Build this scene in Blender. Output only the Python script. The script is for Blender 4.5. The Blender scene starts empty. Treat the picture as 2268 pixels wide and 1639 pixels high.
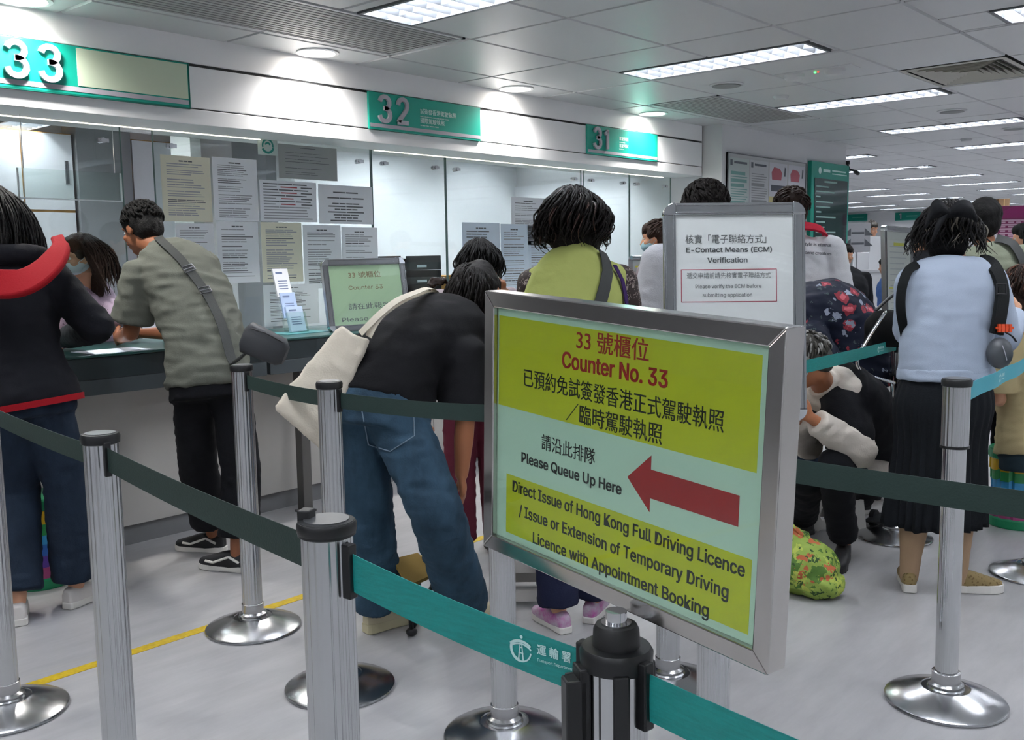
import bpy, bmesh, math, random
from mathutils import Vector, Matrix, Euler, noise
PI = math.pi
random.seed(7)
SC = bpy.context.scene
COL = SC.collection
V = Vector

# ------------------------------------------------------------------ camera
F_PX, YAW, PITCH, ROLL = 2168.4, math.radians(41.42), math.radians(6.519), math.radians(-0.876)
CAM = V((0, 0, 1.40))
_f = V((-math.sin(YAW) * math.cos(PITCH), math.cos(YAW) * math.cos(PITCH), -math.sin(PITCH)))
_r0 = V((math.cos(YAW), math.sin(YAW), 0))
_u0 = _r0.cross(_f)
_r = _r0 * math.cos(ROLL) + _u0 * math.sin(ROLL)
_u = -_r0 * math.sin(ROLL) + _u0 * math.cos(ROLL)
cd = bpy.data.cameras.new('camera')
cd.sensor_width = 36.0
cd.sensor_fit = 'HORIZONTAL'
cd.lens = 36.0 * F_PX / 2268.0
cd.clip_start = 0.05
cam = bpy.data.objects.new('camera', cd)
COL.objects.link(cam)
M = Matrix.Identity(4)
for i in range(3):
    M[i][0], M[i][1], M[i][2], M[i][3] = _r[i], _u[i], -_f[i], CAM[i]
cam.matrix_world = M
SC.camera = cam

# ------------------------------------------------------------------ world, exposure
W = bpy.data.worlds.new('world')
SC.world = W
W.use_nodes = True
W.node_tree.nodes['Background'].inputs[0].default_value = (0.92, 0.96, 1.0, 1)
W.node_tree.nodes['Background'].inputs[1].default_value = 0.25
SC.view_settings.view_transform = 'Standard'
SC.view_settings.look = 'None'
SC.view_settings.exposure = 0.6
SC.view_settings.gamma = 1.0
LAMP = 84.0         # radiance of the fluorescent lamps
SPOT = 62.0         # watts of a downlight


# ------------------------------------------------------------------ measuring helpers (real positions from the survey of the hall)
def ray(x, y):
    return _r * ((x - 1134) / F_PX) - _u * ((y - 819.5) / F_PX) + _f


def at(x, y, depth):
    return CAM + ray(x, y) * depth


def on(x, y, axis, val):
    d = ray(x, y)
    return CAM + d * ((val - CAM[axis]) / d[axis])


def fl(x, y, z=0.0):
    return on(x, y, 2, z)


# ------------------------------------------------------------------ materials
def lin(h):
    h = h.lstrip('#')
    o = []
    for i in (0, 2, 4):
        c = int(h[i:i + 2], 16) / 255
        o.append(c / 12.92 if c <= 0.04045 else ((c + 0.055) / 1.055) ** 2.4)
    return (*o, 1)


MATS = {}


def mat(name, col='#888888', rough=0.5, metal=0.0, spec=0.5, emit=0, emit_col=None, bump=None, vary=None, coat=0, sheen=0):
    """bump=(scale, strength)  vary=(scale, dark hex, stretch)"""
    if name in MATS:
        return MATS[name]
    m = bpy.data.materials.new(name)
    m.use_nodes = True
    nt = m.node_tree
    b = nt.nodes['Principled BSDF']
    b.inputs['Base Color'].default_value = lin(col)
    b.inputs['Roughness'].default_value = rough
    b.inputs['Metallic'].default_value = metal
    b.inputs['Specular IOR Level'].default_value = spec
    b.inputs['Coat Weight'].default_value = coat
    b.inputs['Sheen Weight'].default_value = sheen
    if emit:
        b.inputs['Emission Color'].default_value = lin(emit_col or col)
        b.inputs['Emission Strength'].default_value = emit
    tc = None
    if bump or vary:
        tc = nt.nodes.new('ShaderNodeTexCoord')
    if vary:
        sc, dark, st = vary
        mp = nt.nodes.new('ShaderNodeMapping')
        mp.inputs['Scale'].default_value = st
        nt.links.new(tc.outputs['Object'], mp.inputs[0])
        n = nt.nodes.new('ShaderNodeTexNoise')
        n.inputs['Scale'].default_value = sc
        n.inputs['Detail'].default_value = 5
        n.inputs['Roughness'].default_value = 0.65
        nt.links.new(mp.outputs[0], n.inputs[0])
        cr = nt.nodes.new('ShaderNodeValToRGB')
        cr.color_ramp.elements[0].color = lin(dark)
        cr.color_ramp.elements[0].position = 0.35
        cr.color_ramp.elements[1].color = lin(col)
        cr.color_ramp.elements[1].position = 0.65
        nt.links.new(n.outputs[0], cr.inputs[0])
        nt.links.new(cr.outputs[0], b.inputs['Base Color'])
    if bump:
        n = nt.nodes.new('ShaderNodeTexNoise')
        n.inputs['Scale'].default_value = bump[0]
        n.inputs['Detail'].default_value = 3
        nt.links.new(tc.outputs['Object'], n.inputs[0])
        bp = nt.nodes.new('ShaderNodeBump')
        bp.inputs['Strength'].default_value = bump[1]
        bp.inputs['Distance'].default_value = 0.01
        nt.links.new(n.outputs[0], bp.inputs['Height'])
        nt.links.new(bp.outputs[0], b.inputs['Normal'])
    MATS[name] = m
    return m


def glass_mat(name='clear_glass', tint='#f5faf8', k=1.0):
    if name in MATS:
        return MATS[name]
    m = bpy.data.materials.new(name)
    m.use_nodes = True
    nt = m.node_tree
    nt.nodes.clear()
    out = nt.nodes.new('ShaderNodeOutputMaterial')
    mix = nt.nodes.new('ShaderNodeMixShader')
    tr = nt.nodes.new('ShaderNodeBsdfTransparent')
    tr.inputs[0].default_value = lin(tint)
    gl = nt.nodes.new('ShaderNodeBsdfGlossy')
    gl.inputs['Roughness'].default_value = 0.02
    lw = nt.nodes.new('ShaderNodeLayerWeight')
    pw_ = nt.nodes.new('ShaderNodeMath')
    pw_.operation = 'POWER'
    pw_.inputs[1].default_value = 5.0
    nt.links.new(lw.outputs['Facing'], pw_.inputs[0])
    mu = nt.nodes.new('ShaderNodeMath')
    mu.operation = 'MULTIPLY_ADD'
    mu.inputs[1].default_value = 0.9 * k
    mu.inputs[2].default_value = 0.045 * k
    nt.links.new(pw_.outputs[0], mu.inputs[0])
    nt.links.new(mu.outputs[0], mix.inputs[0])
    nt.links.new(tr.outputs[0], mix.inputs[1])
    nt.links.new(gl.outputs[0], mix.inputs[2])
    nt.links.new(mix.outputs[0], out.inputs[0])
    MATS[name] = m
    return m


# ------------------------------------------------------------------ mesh building
class MB:
    """collects shapes for ONE mesh object"""

    def __init__(self):
        self.v, self.f, self.mi, self.k = [], [], [], 0

    def add(self, vs, fs):
        o = len(self.v)
        self.v += [tuple(p) for p in vs]
        self.f += [tuple(i + o for i in f) for f in fs]
        self.mi += [self.k] * len(fs)
        return self

    def box(self, lo, hi, T=None):
        x0, y0, z0 = lo
        x1, y1, z1 = hi
        vs = [V(p) for p in ((x0, y0, z0), (x1, y0, z0), (x1, y1, z0), (x0, y1, z0), (x0, y0, z1), (x1, y0, z1), (x1, y1, z1), (x0, y1, z1))]
        if T:
            vs = [T @ p for p in vs]
        return self.add(vs, [(3, 2, 1, 0), (4, 5, 6, 7), (0, 1, 5, 4), (1, 2, 6, 5), (2, 3, 7, 6), (3, 0, 4, 7)])

    def quad(self, a, b, c, d):
        return self.add([a, b, c, d], [(0, 1, 2, 3)])

    def lathe(self, prof, n=32, T=None, flute=None, cap=True):
        """prof: list of (r, z); flute=(count, depth)"""
        vs, fs = [], []
        for (r, z) in prof:
            for i in range(n):
                a = 2 * PI * i / n
                rr = r
                if flute and r > 0:
                    rr = r - flute[1] * (0.5 - 0.5 * math.cos(flute[0] * a)) ** 2
                p = V((rr * math.cos(a), rr * math.sin(a), z))
                vs.append(T @ p if T else p)
        for j in range(len(prof) - 1):
            for i in range(n):
                k = (i + 1) % n
                fs.append((j * n + i, j * n + k, (j + 1) * n + k, (j + 1) * n + i))
        if cap:
            fs.append(tuple(reversed(range(n))))
            fs.append(tuple((len(prof) - 1) * n + i for i in range(n)))
        return self.add(vs, fs)

    def tube(self, pts, rad, n=10, flat=1.0, closed=False):
        """tube along points; rad number or list"""
        pts = [V(p) for p in pts]
        m = len(pts)
        rs = rad if isinstance(rad, (list, tuple)) else [rad] * m
        vs, fs = [], []
        prev = None
        for j, p in enumerate(pts):
            if closed:
                t = pts[(j + 1) % m] - pts[j - 1]
            else:
                t = pts[min(j + 1, m - 1)] - pts[max(j - 1, 0)]
            t.normalize()
            if prev is None:
                a = V((0, 0, 1)) if abs(t.z) < 0.9 else V((1, 0, 0))
                n1 = t.cross(a).normalized()
            else:
                n1 = (prev - t * prev.dot(t))
                n1 = n1.normalized() if n1.length > 1e-6 else t.orthogonal().normalized()
            prev = n1
            n2 = t.cross(n1)
            for i in range(n):
                a = 2 * PI * i / n
                vs.append(p + n1 * (rs[j] * math.cos(a)) + n2 * (rs[j] * flat * math.sin(a)))
        lim = m if closed else m - 1
        for j in range(lim):
            for i in range(n):
                k = (i + 1) % n
                j2 = (j + 1) % m
                fs.append((j * n + i, j * n + k, j2 * n + k, j2 * n + i))
        if not closed:
            fs.append(tuple(reversed(range(n))))
            fs.append(tuple((m - 1) * n + i for i in range(n)))
        return self.add(vs, fs)

    def ell(self, c, r, R=None, n=16, m=10):
        vs, fs = [], []
        c = V(c)
        for j in range(1, m):
            ph = PI * j / m
            for i in range(n):
                a = 2 * PI * i / n
                p = V((r[0] * math.sin(ph) * math.cos(a), r[1] * math.sin(ph) * math.sin(a), r[2] * math.cos(ph)))
                vs.append(c + (R @ p if R else p))
        top = len(vs)
        for s in (1, -1):
            p = V((0, 0, s * r[2]))
            vs.append(c + (R @ p if R else p))
        for j in range(m - 2):
            for i in range(n):
                k = (i + 1) % n
                fs.append((j * n + i, (j + 1) * n + i, (j + 1) * n + k, j * n + k))
        for i in range(n):
            k = (i + 1) % n
            fs.append((top, i, k))
            fs.append((top + 1, (m - 2) * n + k, (m - 2) * n + i))
        return self.add(vs, fs)

    def cap(self, a, b, ra, rb, n=14):
        """tapered capsule"""
        a, b = V(a), V(b)
        d = b - a
        if d.length < 1e-5:
            return self.ell(a, (ra,) * 3)
        d.normalize()
        pts, rs = [], []
        for t in (-0.98, -0.8, -0.5, 0):
            pts.append(a + d * ra * t)
            rs.append(ra * math.sqrt(1 - t * t))
        L = (b - a).length
        for t in (0.33, 0.66):
            pts.append(a.lerp(b, t))
            rs.append(ra + (rb - ra) * t)
        for t in (0, 0.5, 0.8, 0.98):
            pts.append(b + d * rb * t)
            rs.append(rb * math.sqrt(1 - t * t))
        return self.tube(pts, rs, n)

    def chain(self, pts, rs, n=14):
        for i in range(len(pts) - 1):
            self.cap(pts[i], pts[i + 1], rs[i], rs[i + 1], n)
        return self

    def loft(self, secs, n=28, power=2.0):
        """secs: list of (center, right vec, fwd vec, a, b) closed with end caps"""
        vs, fs = [], []
        for (c, R, Fw, a, b) in secs:
            for i in range(n):
                t = 2 * PI * i / n
                ct, st = math.cos(t), math.sin(t)
                e = 2.0 / power
                vs.append(V(c) + V(R) * (a * math.copysign(abs(ct) ** e, ct)) + V(Fw) * (b * math.copysign(abs(st) ** e, st)))
        m = len(secs)
        for j in range(m - 1):
            for i in range(n):
                k = (i + 1) % n
                fs.append((j * n + i, j * n + k, (j + 1) * n + k, (j + 1) * n + i))
        fs.append(tuple(reversed(range(n))))
        fs.append(tuple((m - 1) * n + i for i in range(n)))
        return self.add(vs, fs)

    def prism(self, poly, z0, z1, T=None):
        n = len(poly)
        vs = [V((p[0], p[1], z0)) for p in poly] + [V((p[0], p[1], z1)) for p in poly]
        if T:
            vs = [T @ p for p in vs]
        fs = [tuple(reversed(range(n))), tuple(range(n, 2 * n))]
        fs += [(i, (i + 1) % n, n + (i + 1) % n, n + i) for i in range(n)]
        return self.add(vs, fs)

    def mesh(self, name):
        me = bpy.data.meshes.new(name)
        me.from_pydata(self.v, [], self.f)
        bm = bmesh.new()
        bm.from_mesh(me)
        bmesh.ops.recalc_face_normals(bm, faces=bm.faces)
        bm.to_mesh(me)
        bm.free()
        for p, k in zip(me.polygons, self.mi):
            p.material_index = k
        return me


def link(o, parent=None, world=True):
    COL.objects.link(o)
    if parent is not None:
        o.parent = parent
        if world:
            o.matrix_parent_inverse = PINV.get(parent.name, Matrix.Identity(4))
            PINV[o.name] = Matrix.Identity(4)
    return o


PINV = {}


def obj(name, mb, mats, parent=None, smooth=False, bevel=0, seg=2, world=True, auto=None):
    me = mb.mesh(name) if isinstance(mb, MB) else mb
    if not isinstance(mats, (list, tuple)):
        mats = [mats]
    for m in mats:
        me.materials.append(m)
    if smooth:
        me.shade_smooth()
        if auto:
            me.set_sharp_from_angle(angle=math.radians(auto))
    o = bpy.data.objects.new(name, me)
    link(o, parent, world)
    if bevel:
        md = o.modifiers.new('bevel', 'BEVEL')
        md.width = bevel
        md.segments = seg
        md.limit_method = 'ANGLE'
        md.angle_limit = math.radians(35)
    return o


def tag(o, label=None, cat=None, group=None, kind=None):
    if label:
        o['label'] = label
    if cat:
        o['category'] = cat
    if group:
        o['group'] = group
    if kind:
        o['kind'] = kind
    return o


def thing(name, label, cat, loc=(0, 0, 0), rz=0, group=None, kind=None):
    """an Empty at the base of a thing; its parts are meshes in world space unless world=False"""
    o = bpy.data.objects.new(name, None)
    o.empty_display_size = 0.1
    COL.objects.link(o)
    o.location = loc
    o.rotation_euler = (0, 0, rz)
    PINV[o.name] = (Matrix.Translation(V(loc)) @ Matrix.Rotation(rz, 4, 'Z')).inverted()
    return tag(o, label, cat, group, kind)


def struct(name, mb, mats, **k):
    return tag(obj(name, mb, mats, **k), kind='structure')


def dup(root, loc, rz, label=None, group=None):
    r = root.copy()
    COL.objects.link(r)
    r.location = loc
    r.rotation_euler = (0, 0, rz)
    if label:
        r['label'] = label
    if group:
        r['group'] = group
    for ch in list(root.children):
        c = ch.copy()
        COL.objects.link(c)
        c.parent = r
        for g in list(ch.children):
            d = g.copy()
            COL.objects.link(d)
            d.parent = c
    return r


def latin_font():
    # Blender's own interface sans; its built-in text face if that is not there
    try:
        import os
        return bpy.data.fonts.load(os.path.join(bpy.utils.system_resource('DATAFILES'), 'fonts', 'Inter.woff2'), check_existing=True)
    except Exception:
        return None


FONT = latin_font()


def text_mesh(s, size, off=0.0, ext=0.0006, sx=1.0, align='CENTER', space=1.0):
    """lettering as a mesh in the XY plane; off thickens the strokes"""
    c = bpy.data.curves.new('lettering', 'FONT')
    c.body = s
    if FONT and all(ord(ch) < 0x2000 for ch in s):
        c.font = FONT
        size *= .88
    c.size = size
    c.align_x = align
    c.align_y = 'CENTER'
    c.extrude = ext
    c.resolution_u = 4
    c.space_character = space
    o = bpy.data.objects.new('lettering', c)
    COL.objects.link(o)
    bpy.context.view_layer.update()
    dg = bpy.context.evaluated_depsgraph_get()
    me = bpy.data.meshes.new_from_object(o.evaluated_get(dg))
    bpy.data.objects.remove(o)
    bpy.data.curves.remove(c)
    if off:
        vs = [v.co.copy() for v in me.vertices]
        fs = [tuple(p.vertices) for p in me.polygons]
        n = len(vs)
        V2, F2 = [], []
        for k, (dx, dy) in enumerate(((1, .6), (-1, .6), (1, -.6), (-1, -.6), (0, 0))):
            V2 += [v + V((dx * off, dy * off, k * 4e-5)) for v in vs]
            F2 += [tuple(i + k * n for i in f) for f in fs]
        me.clear_geometry()
        me.from_pydata(V2, [], F2)
    if sx != 1.0:
        for v in me.vertices:
            v.co.x *= sx
    return me


def text(s, T, size, m, parent, off=0.0, ext=0.0006, sx=1.0, align='CENTER', name='lettering', fit=None, world=True):
    """T: 4x4 placing the text's XY plane; fit = wanted width"""
    me = text_mesh(s, size, off, ext, sx, align)
    if fit and len(me.vertices):
        w = max(v.co.x for v in me.vertices) - min(v.co.x for v in me.vertices)
        k = fit / w
        for v in me.vertices:
            v.co.x *= k
    me.transform(T)
    me.materials.clear()
    return obj(name, me, m, parent, world=world)


def frame_T(origin, right, up):
    right = V(right).normalized()
    up = (V(up) - right * V(up).dot(right)).normalized()
    n = right.cross(up)
    T = Matrix.Identity(4)
    o = V(origin)
    for i in range(3):
        T[i][0], T[i][1], T[i][2], T[i][3] = right[i], up[i], n[i], o[i]
    return T


DIGIT = {
    '3': [[(.04, .80), (.10, .92), (.22, .985), (.34, .985), (.46, .93), (.53, .83), (.53, .70), (.47, .60), (.37, .545), (.24, .535)],
          [(.24, .535), (.38, .525), (.50, .46), (.56, .35), (.56, .22), (.50, .10), (.38, .03), (.26, .015), (.13, .05), (.04, .14), (.01, .24)]],
    '2': [[(.03, .74), (.06, .87), (.16, .96), (.29, .985), (.42, .95), (.51, .85), (.53, .71), (.48, .58), (.38, .45), (.22, .28), (.08, .13), (.04, .04)], [(.0, .04), (.56, .04)]],
    '1': [[(.10, .76), (.22, .82), (.30, .93)], [(.34, .985), (.34, .0)]],
}


def digits(num, T, h, pitch, w, th, m, parent):
    """raised numerals drawn as flat strokes; T = lower left corner of the first numeral"""
    for i, ch in enumerate(num):
        mb = MB()
        for path in DIGIT[ch]:
            P = [V((x * h + i * pitch, y * h, 0)) for x, y in path]
            vs, fs = [], []
            n = len(P)
            for k in range(n):
                t = (P[min(k + 1, n - 1)] - P[max(k - 1, 0)]).normalized()
                b = V((-t.y, t.x, 0)) * w / 2
                for q, z in ((P[k] - b, 0), (P[k] + b, 0), (P[k] + b, th), (P[k] - b, th)):
                    vs.append(T @ (q + V((0, 0, z))))
            for k in range(n - 1):
                for j in range(4):
                    fs.append((k * 4 + j, k * 4 + (j + 1) % 4, (k + 1) * 4 + (j + 1) % 4, (k + 1) * 4 + j))
            fs += [(0, 1, 2, 3), tuple((n - 1) * 4 + j for j in (3, 2, 1, 0))]
            mb.add(vs, fs)
        obj('numeral', mb, m, parent)
# ================================================================== THE SETTING
ZC = 2.55
XF = -4.62      # fascia face
XG = -4.95      # glass line
white = mat('white_paint', '#f1f2f4', 0.45)
offwhite = mat('offwhite_wall', '#d3d4d6', 0.6)
grey_tile = mat('ceiling_metal', '#c6c8ca', 0.38, spec=0.5)
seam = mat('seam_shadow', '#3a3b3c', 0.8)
vinyl = mat('vinyl_floor', '#a4a3a4', 0.30, vary=(9, '#969596', (1, 0.22, 1)), spec=0.42)
chrome = mat('polished_steel', '#c9cacc', 0.09, metal=1.0)
brushed = mat('brushed_steel', '#b9b9ba', 0.22, metal=1.0)
alu = mat('fluted_aluminium', '#c6c7c9', 0.24, metal=1.0)
black_pl = mat('black_plastic', '#141517', 0.38)
teal = mat('teal_paint', '#10a08c', 0.38)
letter_grey = mat('letter_silver', '#b3b0ba', 0.4)
lamp_m = mat('fluorescent_lamp', '#ffffff', 0.5, emit=LAMP, emit_col='#f4f8ff')
louver_m = mat('louver_aluminium', '#606367', 0.4, metal=0.0)
down_m = mat('downlight_lamp', '#ffffff', 0.5, emit=16, emit_col='#fff6ea')
led_m = mat('led_strip', '#ffffff', 0.5, emit=3.2, emit_col='#fff0d6')
dark_worktop = mat('dark_green_worktop', '#2c5450', 0.3)
apron_m = mat('grey_counter_apron', '#4c5458', 0.5)
panel_m = mat('counter_panel', '#b9b6b1', 0.5)
glass = glass_mat()

# floor and far ground
fb = MB()
fb.box((-16, -5, -0.2), (6, 30, 0))
struct('floor', fb, vinyl)

# ceiling tiles with the lights, grilles and vents left out
holes = []
light_pos = []
YL = [3.27 + 2.12 * k for k in range(-4, 12)]
for xi, x0 in enumerate((-3.665, -5.84, -8.01, -10.18, -1.49, 0.68, 2.85)):
    for y in YL:
        if x0 < -4.5 and y < 11.5:
            continue
        if x0 < -12 or y > 27.5 or y < -4.5:
            continue
        if x0 > -4 and y > 23:
            continue
        light_pos.append((x0, y))
        holes.append((x0, y - 0.18, x0 + 1.25, y + 0.18))
grilles = [(-4.27, 0.6, -3.68, 3.84), (-4.27, 6.48, -3.68, 8.05)]
vent = (-2.375, 6.46, -1.745, 7.31)
holes += grilles + [vent]
off_holes = [(-8.75, 3.3), (-9.95, 4.3), (-7.5, 1.7), (-6.9, 3.2), (-6.6, 6.1), (-6.6, 7.2), (-6.6, 0.2), (-10, 1.2), (-6.9, 2.2), (-6.9, 4.2), (-8.6, 2.2), (-6.6, 5.6)]  # office lights behind the glass, most of them added to brighten it


def subtract(rects, h):
    out = []
    for (a, b, c, d) in rects:
        if h[0] >= c or h[2] <= a or h[1] >= d or h[3] <= b:
            out.append((a, b, c, d))
            continue
        if h[1] > b:
            out.append((a, b, c, h[1]))
        if h[3] < d:
            out.append((a, h[3], c, d))
        y0, y1 = max(b, h[1]), min(d, h[3])
        if h[0] > a:
            out.append((a, y0, h[0], y1))
        if h[2] < c:
            out.append((h[2], y0, c, y1))
    return out


cb = MB()
g = 0.006
tx = [-4.315 + 0.645 * k for k in range(-13, 17)]
ty = [3.87 + 0.868 * k for k in range(-10, 29)]
for i in range(len(tx) - 1):
    for j in range(len(ty) - 1):
        x0, x1, y0, y1 = tx[i], tx[i + 1], ty[j], ty[j + 1]
        if x1 < -4.4 and y1 < 10.4:
            continue
        if abs(x1 + 4.315) < 0.01 and y1 < 10.6:
            x0 = XF - 0.3
        rs = [(x0, y0, x1, y1)]
        for h in holes:
            if h[0] < x1 and h[2] > x0 and h[1] < y1 and h[3] > y0:
                rs = subtract(rs, h)
        for (a, b, c, d) in rs:
            if c - a < 0.02 or d - b < 0.02:
                continue
            a += g; b += g; c -= g; d -= g
            e = 0.006
            vs = [(a, b, ZC + 0.012), (c, b, ZC + 0.012), (c, d, ZC + 0.012), (a, d, ZC + 0.012),
                  (a + e, b + e, ZC), (c - e, b + e, ZC), (c - e, d - e, ZC), (a + e, d - e, ZC)]
            cb.k = 0
            cb.add(vs, [(7, 6, 5, 4), (0, 1, 5, 4), (1, 2, 6, 5), (2, 3, 7, 6), (3, 0, 4, 7)])
cb.k = 1
cb.box((-16, -5, ZC + 0.13), (6, 30, ZC + 0.2))
ceil = struct('ceiling', cb, [grey_tile, seam])

# office ceiling behind the counters
ob = MB()
ob.box((-11.5, -3, ZC + 0.02), (-4.9, 10.5, ZC + 0.1))
struct('ceiling.001', ob, grey_tile)

# fascia over the counters: three bands with shadow grooves
fb = MB()
Y0, Y1 = -3.0, 7.86
for z0, z1, dx in ((2.415, 2.56, 0), (2.192, 2.40, 0), (2.108, 2.186, 0)):
    fb.box((XF - 0.30, Y0, z0), (XF + dx, Y1, z1))
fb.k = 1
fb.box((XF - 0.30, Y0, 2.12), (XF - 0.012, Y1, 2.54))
fascia = struct('wall_fascia', fb, [white, seam], bevel=0.003)

# soffit behind the fascia with the strip light channel
sb = MB()
sb.box((-5.35, Y0, 2.14), (XF - 0.30, Y1, 2.55))
struct('trim_1', sb, offwhite)

# column / poster wall
pw = MB()
pw.box((-7.6, 7.88, 0), (-4.43, 10.58, 2.56))
struct('wall_poster', pw, offwhite, bevel=0.004)
# hall outer walls
wb = MB(); wb.box((-16, 28.0, 0), (6, 28.2, 2.7)); struct('wall_far', wb, white)
wb = MB(); wb.box((-15.0, 10.58, 0), (-14.8, 28, 2.7)); struct('wall_left', wb, offwhite)
wb = MB(); wb.box((-15.0, 10.4, 0), (-7.6, 10.58, 2.7)); struct('wall_return', wb, offwhite)
wb = MB(); wb.box((4.6, -5, 0), (4.8, 28, 2.7)); struct('wall_right', wb, offwhite)
wb = MB(); wb.box((-12, -4.8, 0), (4.8, -4.6, 2.7)); struct('wall_back', wb, offwhite)
# office walls
wb = MB(); wb.box((-11.6, -3, 0), (-11.4, 10.5, 2.6)); struct('wall_office', wb, offwhite)
pm = mat('office_partition', '#dfe0e4', 0.55)
wb = MB(); wb.box((-6.95, 5.15, 0), (-6.85, 7.88, 2.56)); wb.box((-9.0, 5.05, 0), (-6.85, 5.15, 2.56)); struct('wall_partition', wb, pm)
wb = MB(); wb.box((-8.3, 7.86, 0), (-4.63, 7.88, 2.14)); struct('wall_end', wb, pm)


# ------------------------------------------------------------------ ceiling lights
def louvre_light(detail=True):
    t = thing('ceiling_light', 'x', 'ceiling light')
    L, Wd = 1.235, 0.345
    fr = MB()
    w = 0.018
    z0, z1 = -0.004, 0.012
    for b in (((0, -Wd / 2, z0), (L, -Wd / 2 + w, z1)), ((0, Wd / 2 - w, z0), (L, Wd / 2, z1)), ((0, -Wd / 2, z0), (w, Wd / 2, z1)), ((L - w, -Wd / 2, z0), (L, Wd / 2, z1))):
        fr.box(*b)
    obj('frame', fr, louver_m, t, world=False)
    tr = MB()
    tr.add([(w, -Wd / 2 + w, 0.012), (L - w, -Wd / 2 + w, 0.012), (L - w, Wd / 2 - w, 0.012), (w, Wd / 2 - w, 0.012),
            (w, -Wd / 2 + .05, 0.085), (L - w, -Wd / 2 + .05, 0.085), (L - w, Wd / 2 - .05, 0.085), (w, Wd / 2 - .05, 0.085)],
           [(0, 1, 5, 4), (1, 2, 6, 5), (2, 3, 7, 6), (3, 0, 4, 7), (4, 5, 6, 7)])
    obj('reflector', tr, louver_m, t, world=False)
    for y in (-0.075, 0.075):
        tb = MB()
        tb.tube([(0.03, y, 0.058), (L - 0.03, y, 0.058)], 0.014, 8)
        obj('lamp_tube', tb, lamp_m, t, world=False)
    lv = MB()
    for k in range(1, 13):
        x = L * k / 13
        lv.add([(x - .001, -Wd / 2 + w, 0), (x + .001, -Wd / 2 + w, 0), (x + .001, Wd / 2 - w, 0), (x - .001, Wd / 2 - w, 0),
                (x - .011, -Wd / 2 + w, 0.03), (x + .011, -Wd / 2 + w, 0.03), (x + .011, Wd / 2 - w, 0.03), (x - .011, Wd / 2 - w, 0.03)],
               [(3, 2, 1, 0), (4, 5, 6, 7), (0, 1, 5, 4), (1, 2, 6, 5), (2, 3, 7, 6), (3, 0, 4, 7)])
    lv.box((w, -0.001, 0.0), (L - w, 0.001, 0.03))
    obj('louvre', lv, louver_m, t, world=False)
    return t


light_labels = {
    (-3.665, 3.27): 'bright louvred light cut off by the top edge of the picture',
    (-3.665, 5.39): 'louvred ceiling light beside the exit lamp panel, second in its row from the viewer',
    (-3.665, 7.51): 'louvred ceiling light between the square vent and the poster wall, third in its row',
    (-3.665, 9.63): 'louvred ceiling light beyond the square vent, fourth in its row from the viewer',
    (-3.665, 11.75): 'louvred ceiling light fifth in the near row, reaching the right picture edge',
}
proto = louvre_light()
for n, (x0, y) in enumerate(light_pos):
    lab = light_labels.get((x0, round(y, 2)))
    grp = 'louvred ceiling lights of the hall'
    if lab is None:
        if x0 == -3.665:
            lab = 'distant louvred light in the row running along the counters'
        elif x0 == -5.84:
            lab = 'small far louvred light in the first row left of the long near row'
        elif x0 in (-8.01, -10.18):
            lab = 'thin far louvred light near the distant green counter signs'
        else:
            lab = 'louvred ceiling light over the waiting side of the hall'
        grp = {-3.665: 'distant lights of the near row', -5.84: 'far lights of the second row'}.get(x0, 'lights near the far wall' if x0 < -7 else 'lights over the waiting side')
    if n == 0:
        o = proto
        o.location = (x0, y, ZC)
        o['label'] = lab
        o['group'] = grp
    else:
        dup(proto, (x0, y, ZC), 0, lab, grp)
for n, (x, y) in enumerate(off_holes):
    dup(proto, (x, y, ZC - 0.075), 0, 'louvred office light behind the glass, one of a set mostly added as fill', 'lights of the office behind the glass')


def downlight(loc, lab):
    t = thing('downlight', lab, 'downlight', loc, group='round downlights along the fascia')
    r = MB()
    r.lathe([(0.095, 0.004), (0.118, -0.001), (0.118, -0.006), (0.098, -0.008), (0.092, -0.003), (0.092, 0.03), (0.096, 0.03)], 40, cap=False)
    obj('trim_ring', r, white, t, smooth=True, auto=40, world=False)
    d = MB()
    d.lathe([(0.092, 0.0), (0.092, 0.006)], 40)
    obj('diffuser', d, down_m, t, world=False)
    l = bpy.data.lights.new('downlight_beam', 'SPOT')
    l.energy = SPOT
    l.spot_size = math.radians(150)
    l.spot_blend = 1.0
    l.shadow_soft_size = 0.06
    l.color = (1.0, 0.97, 0.93)
    lo = bpy.data.objects.new('lamp_beam', l)
    COL.objects.link(lo)
    lo.parent = t
    lo.location = (0, 0, -0.015)
    return t


for y, lab in ((1.92, 'round downlight above the 33 sign, cut by the left picture edge'), (3.5, 'round downlight between the 33 and 32 signs'),
               (5.18, 'round downlight just right of the 32 sign'), (6.87, 'smallest round downlight, above the 31 sign'), (0.25, 'round downlight left of the 33 sign')):
    downlight((-4.49, y, ZC - 0.001), lab)

# strip lights under the fascia
for y0, y1, lab in ((-1.0, 3.40, 'warm strip light under the fascia above window 33'), (4.27, 7.70, 'warm strip light under the fascia from the 32 to the 31 window')):
    t = thing('strip_light', lab, 'strip light', ((-4.955), (y0 + y1) / 2, 2.14))
    b = MB(); b.box((-4.932, y0, 2.106), (-4.922, y1, 2.139)); obj('lamp_diffuser', b, led_m, t)
    b = MB(); b.box((-4.942, y0, 2.104), (-4.932, y1, 2.14)); obj('channel', b, white, t)

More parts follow.
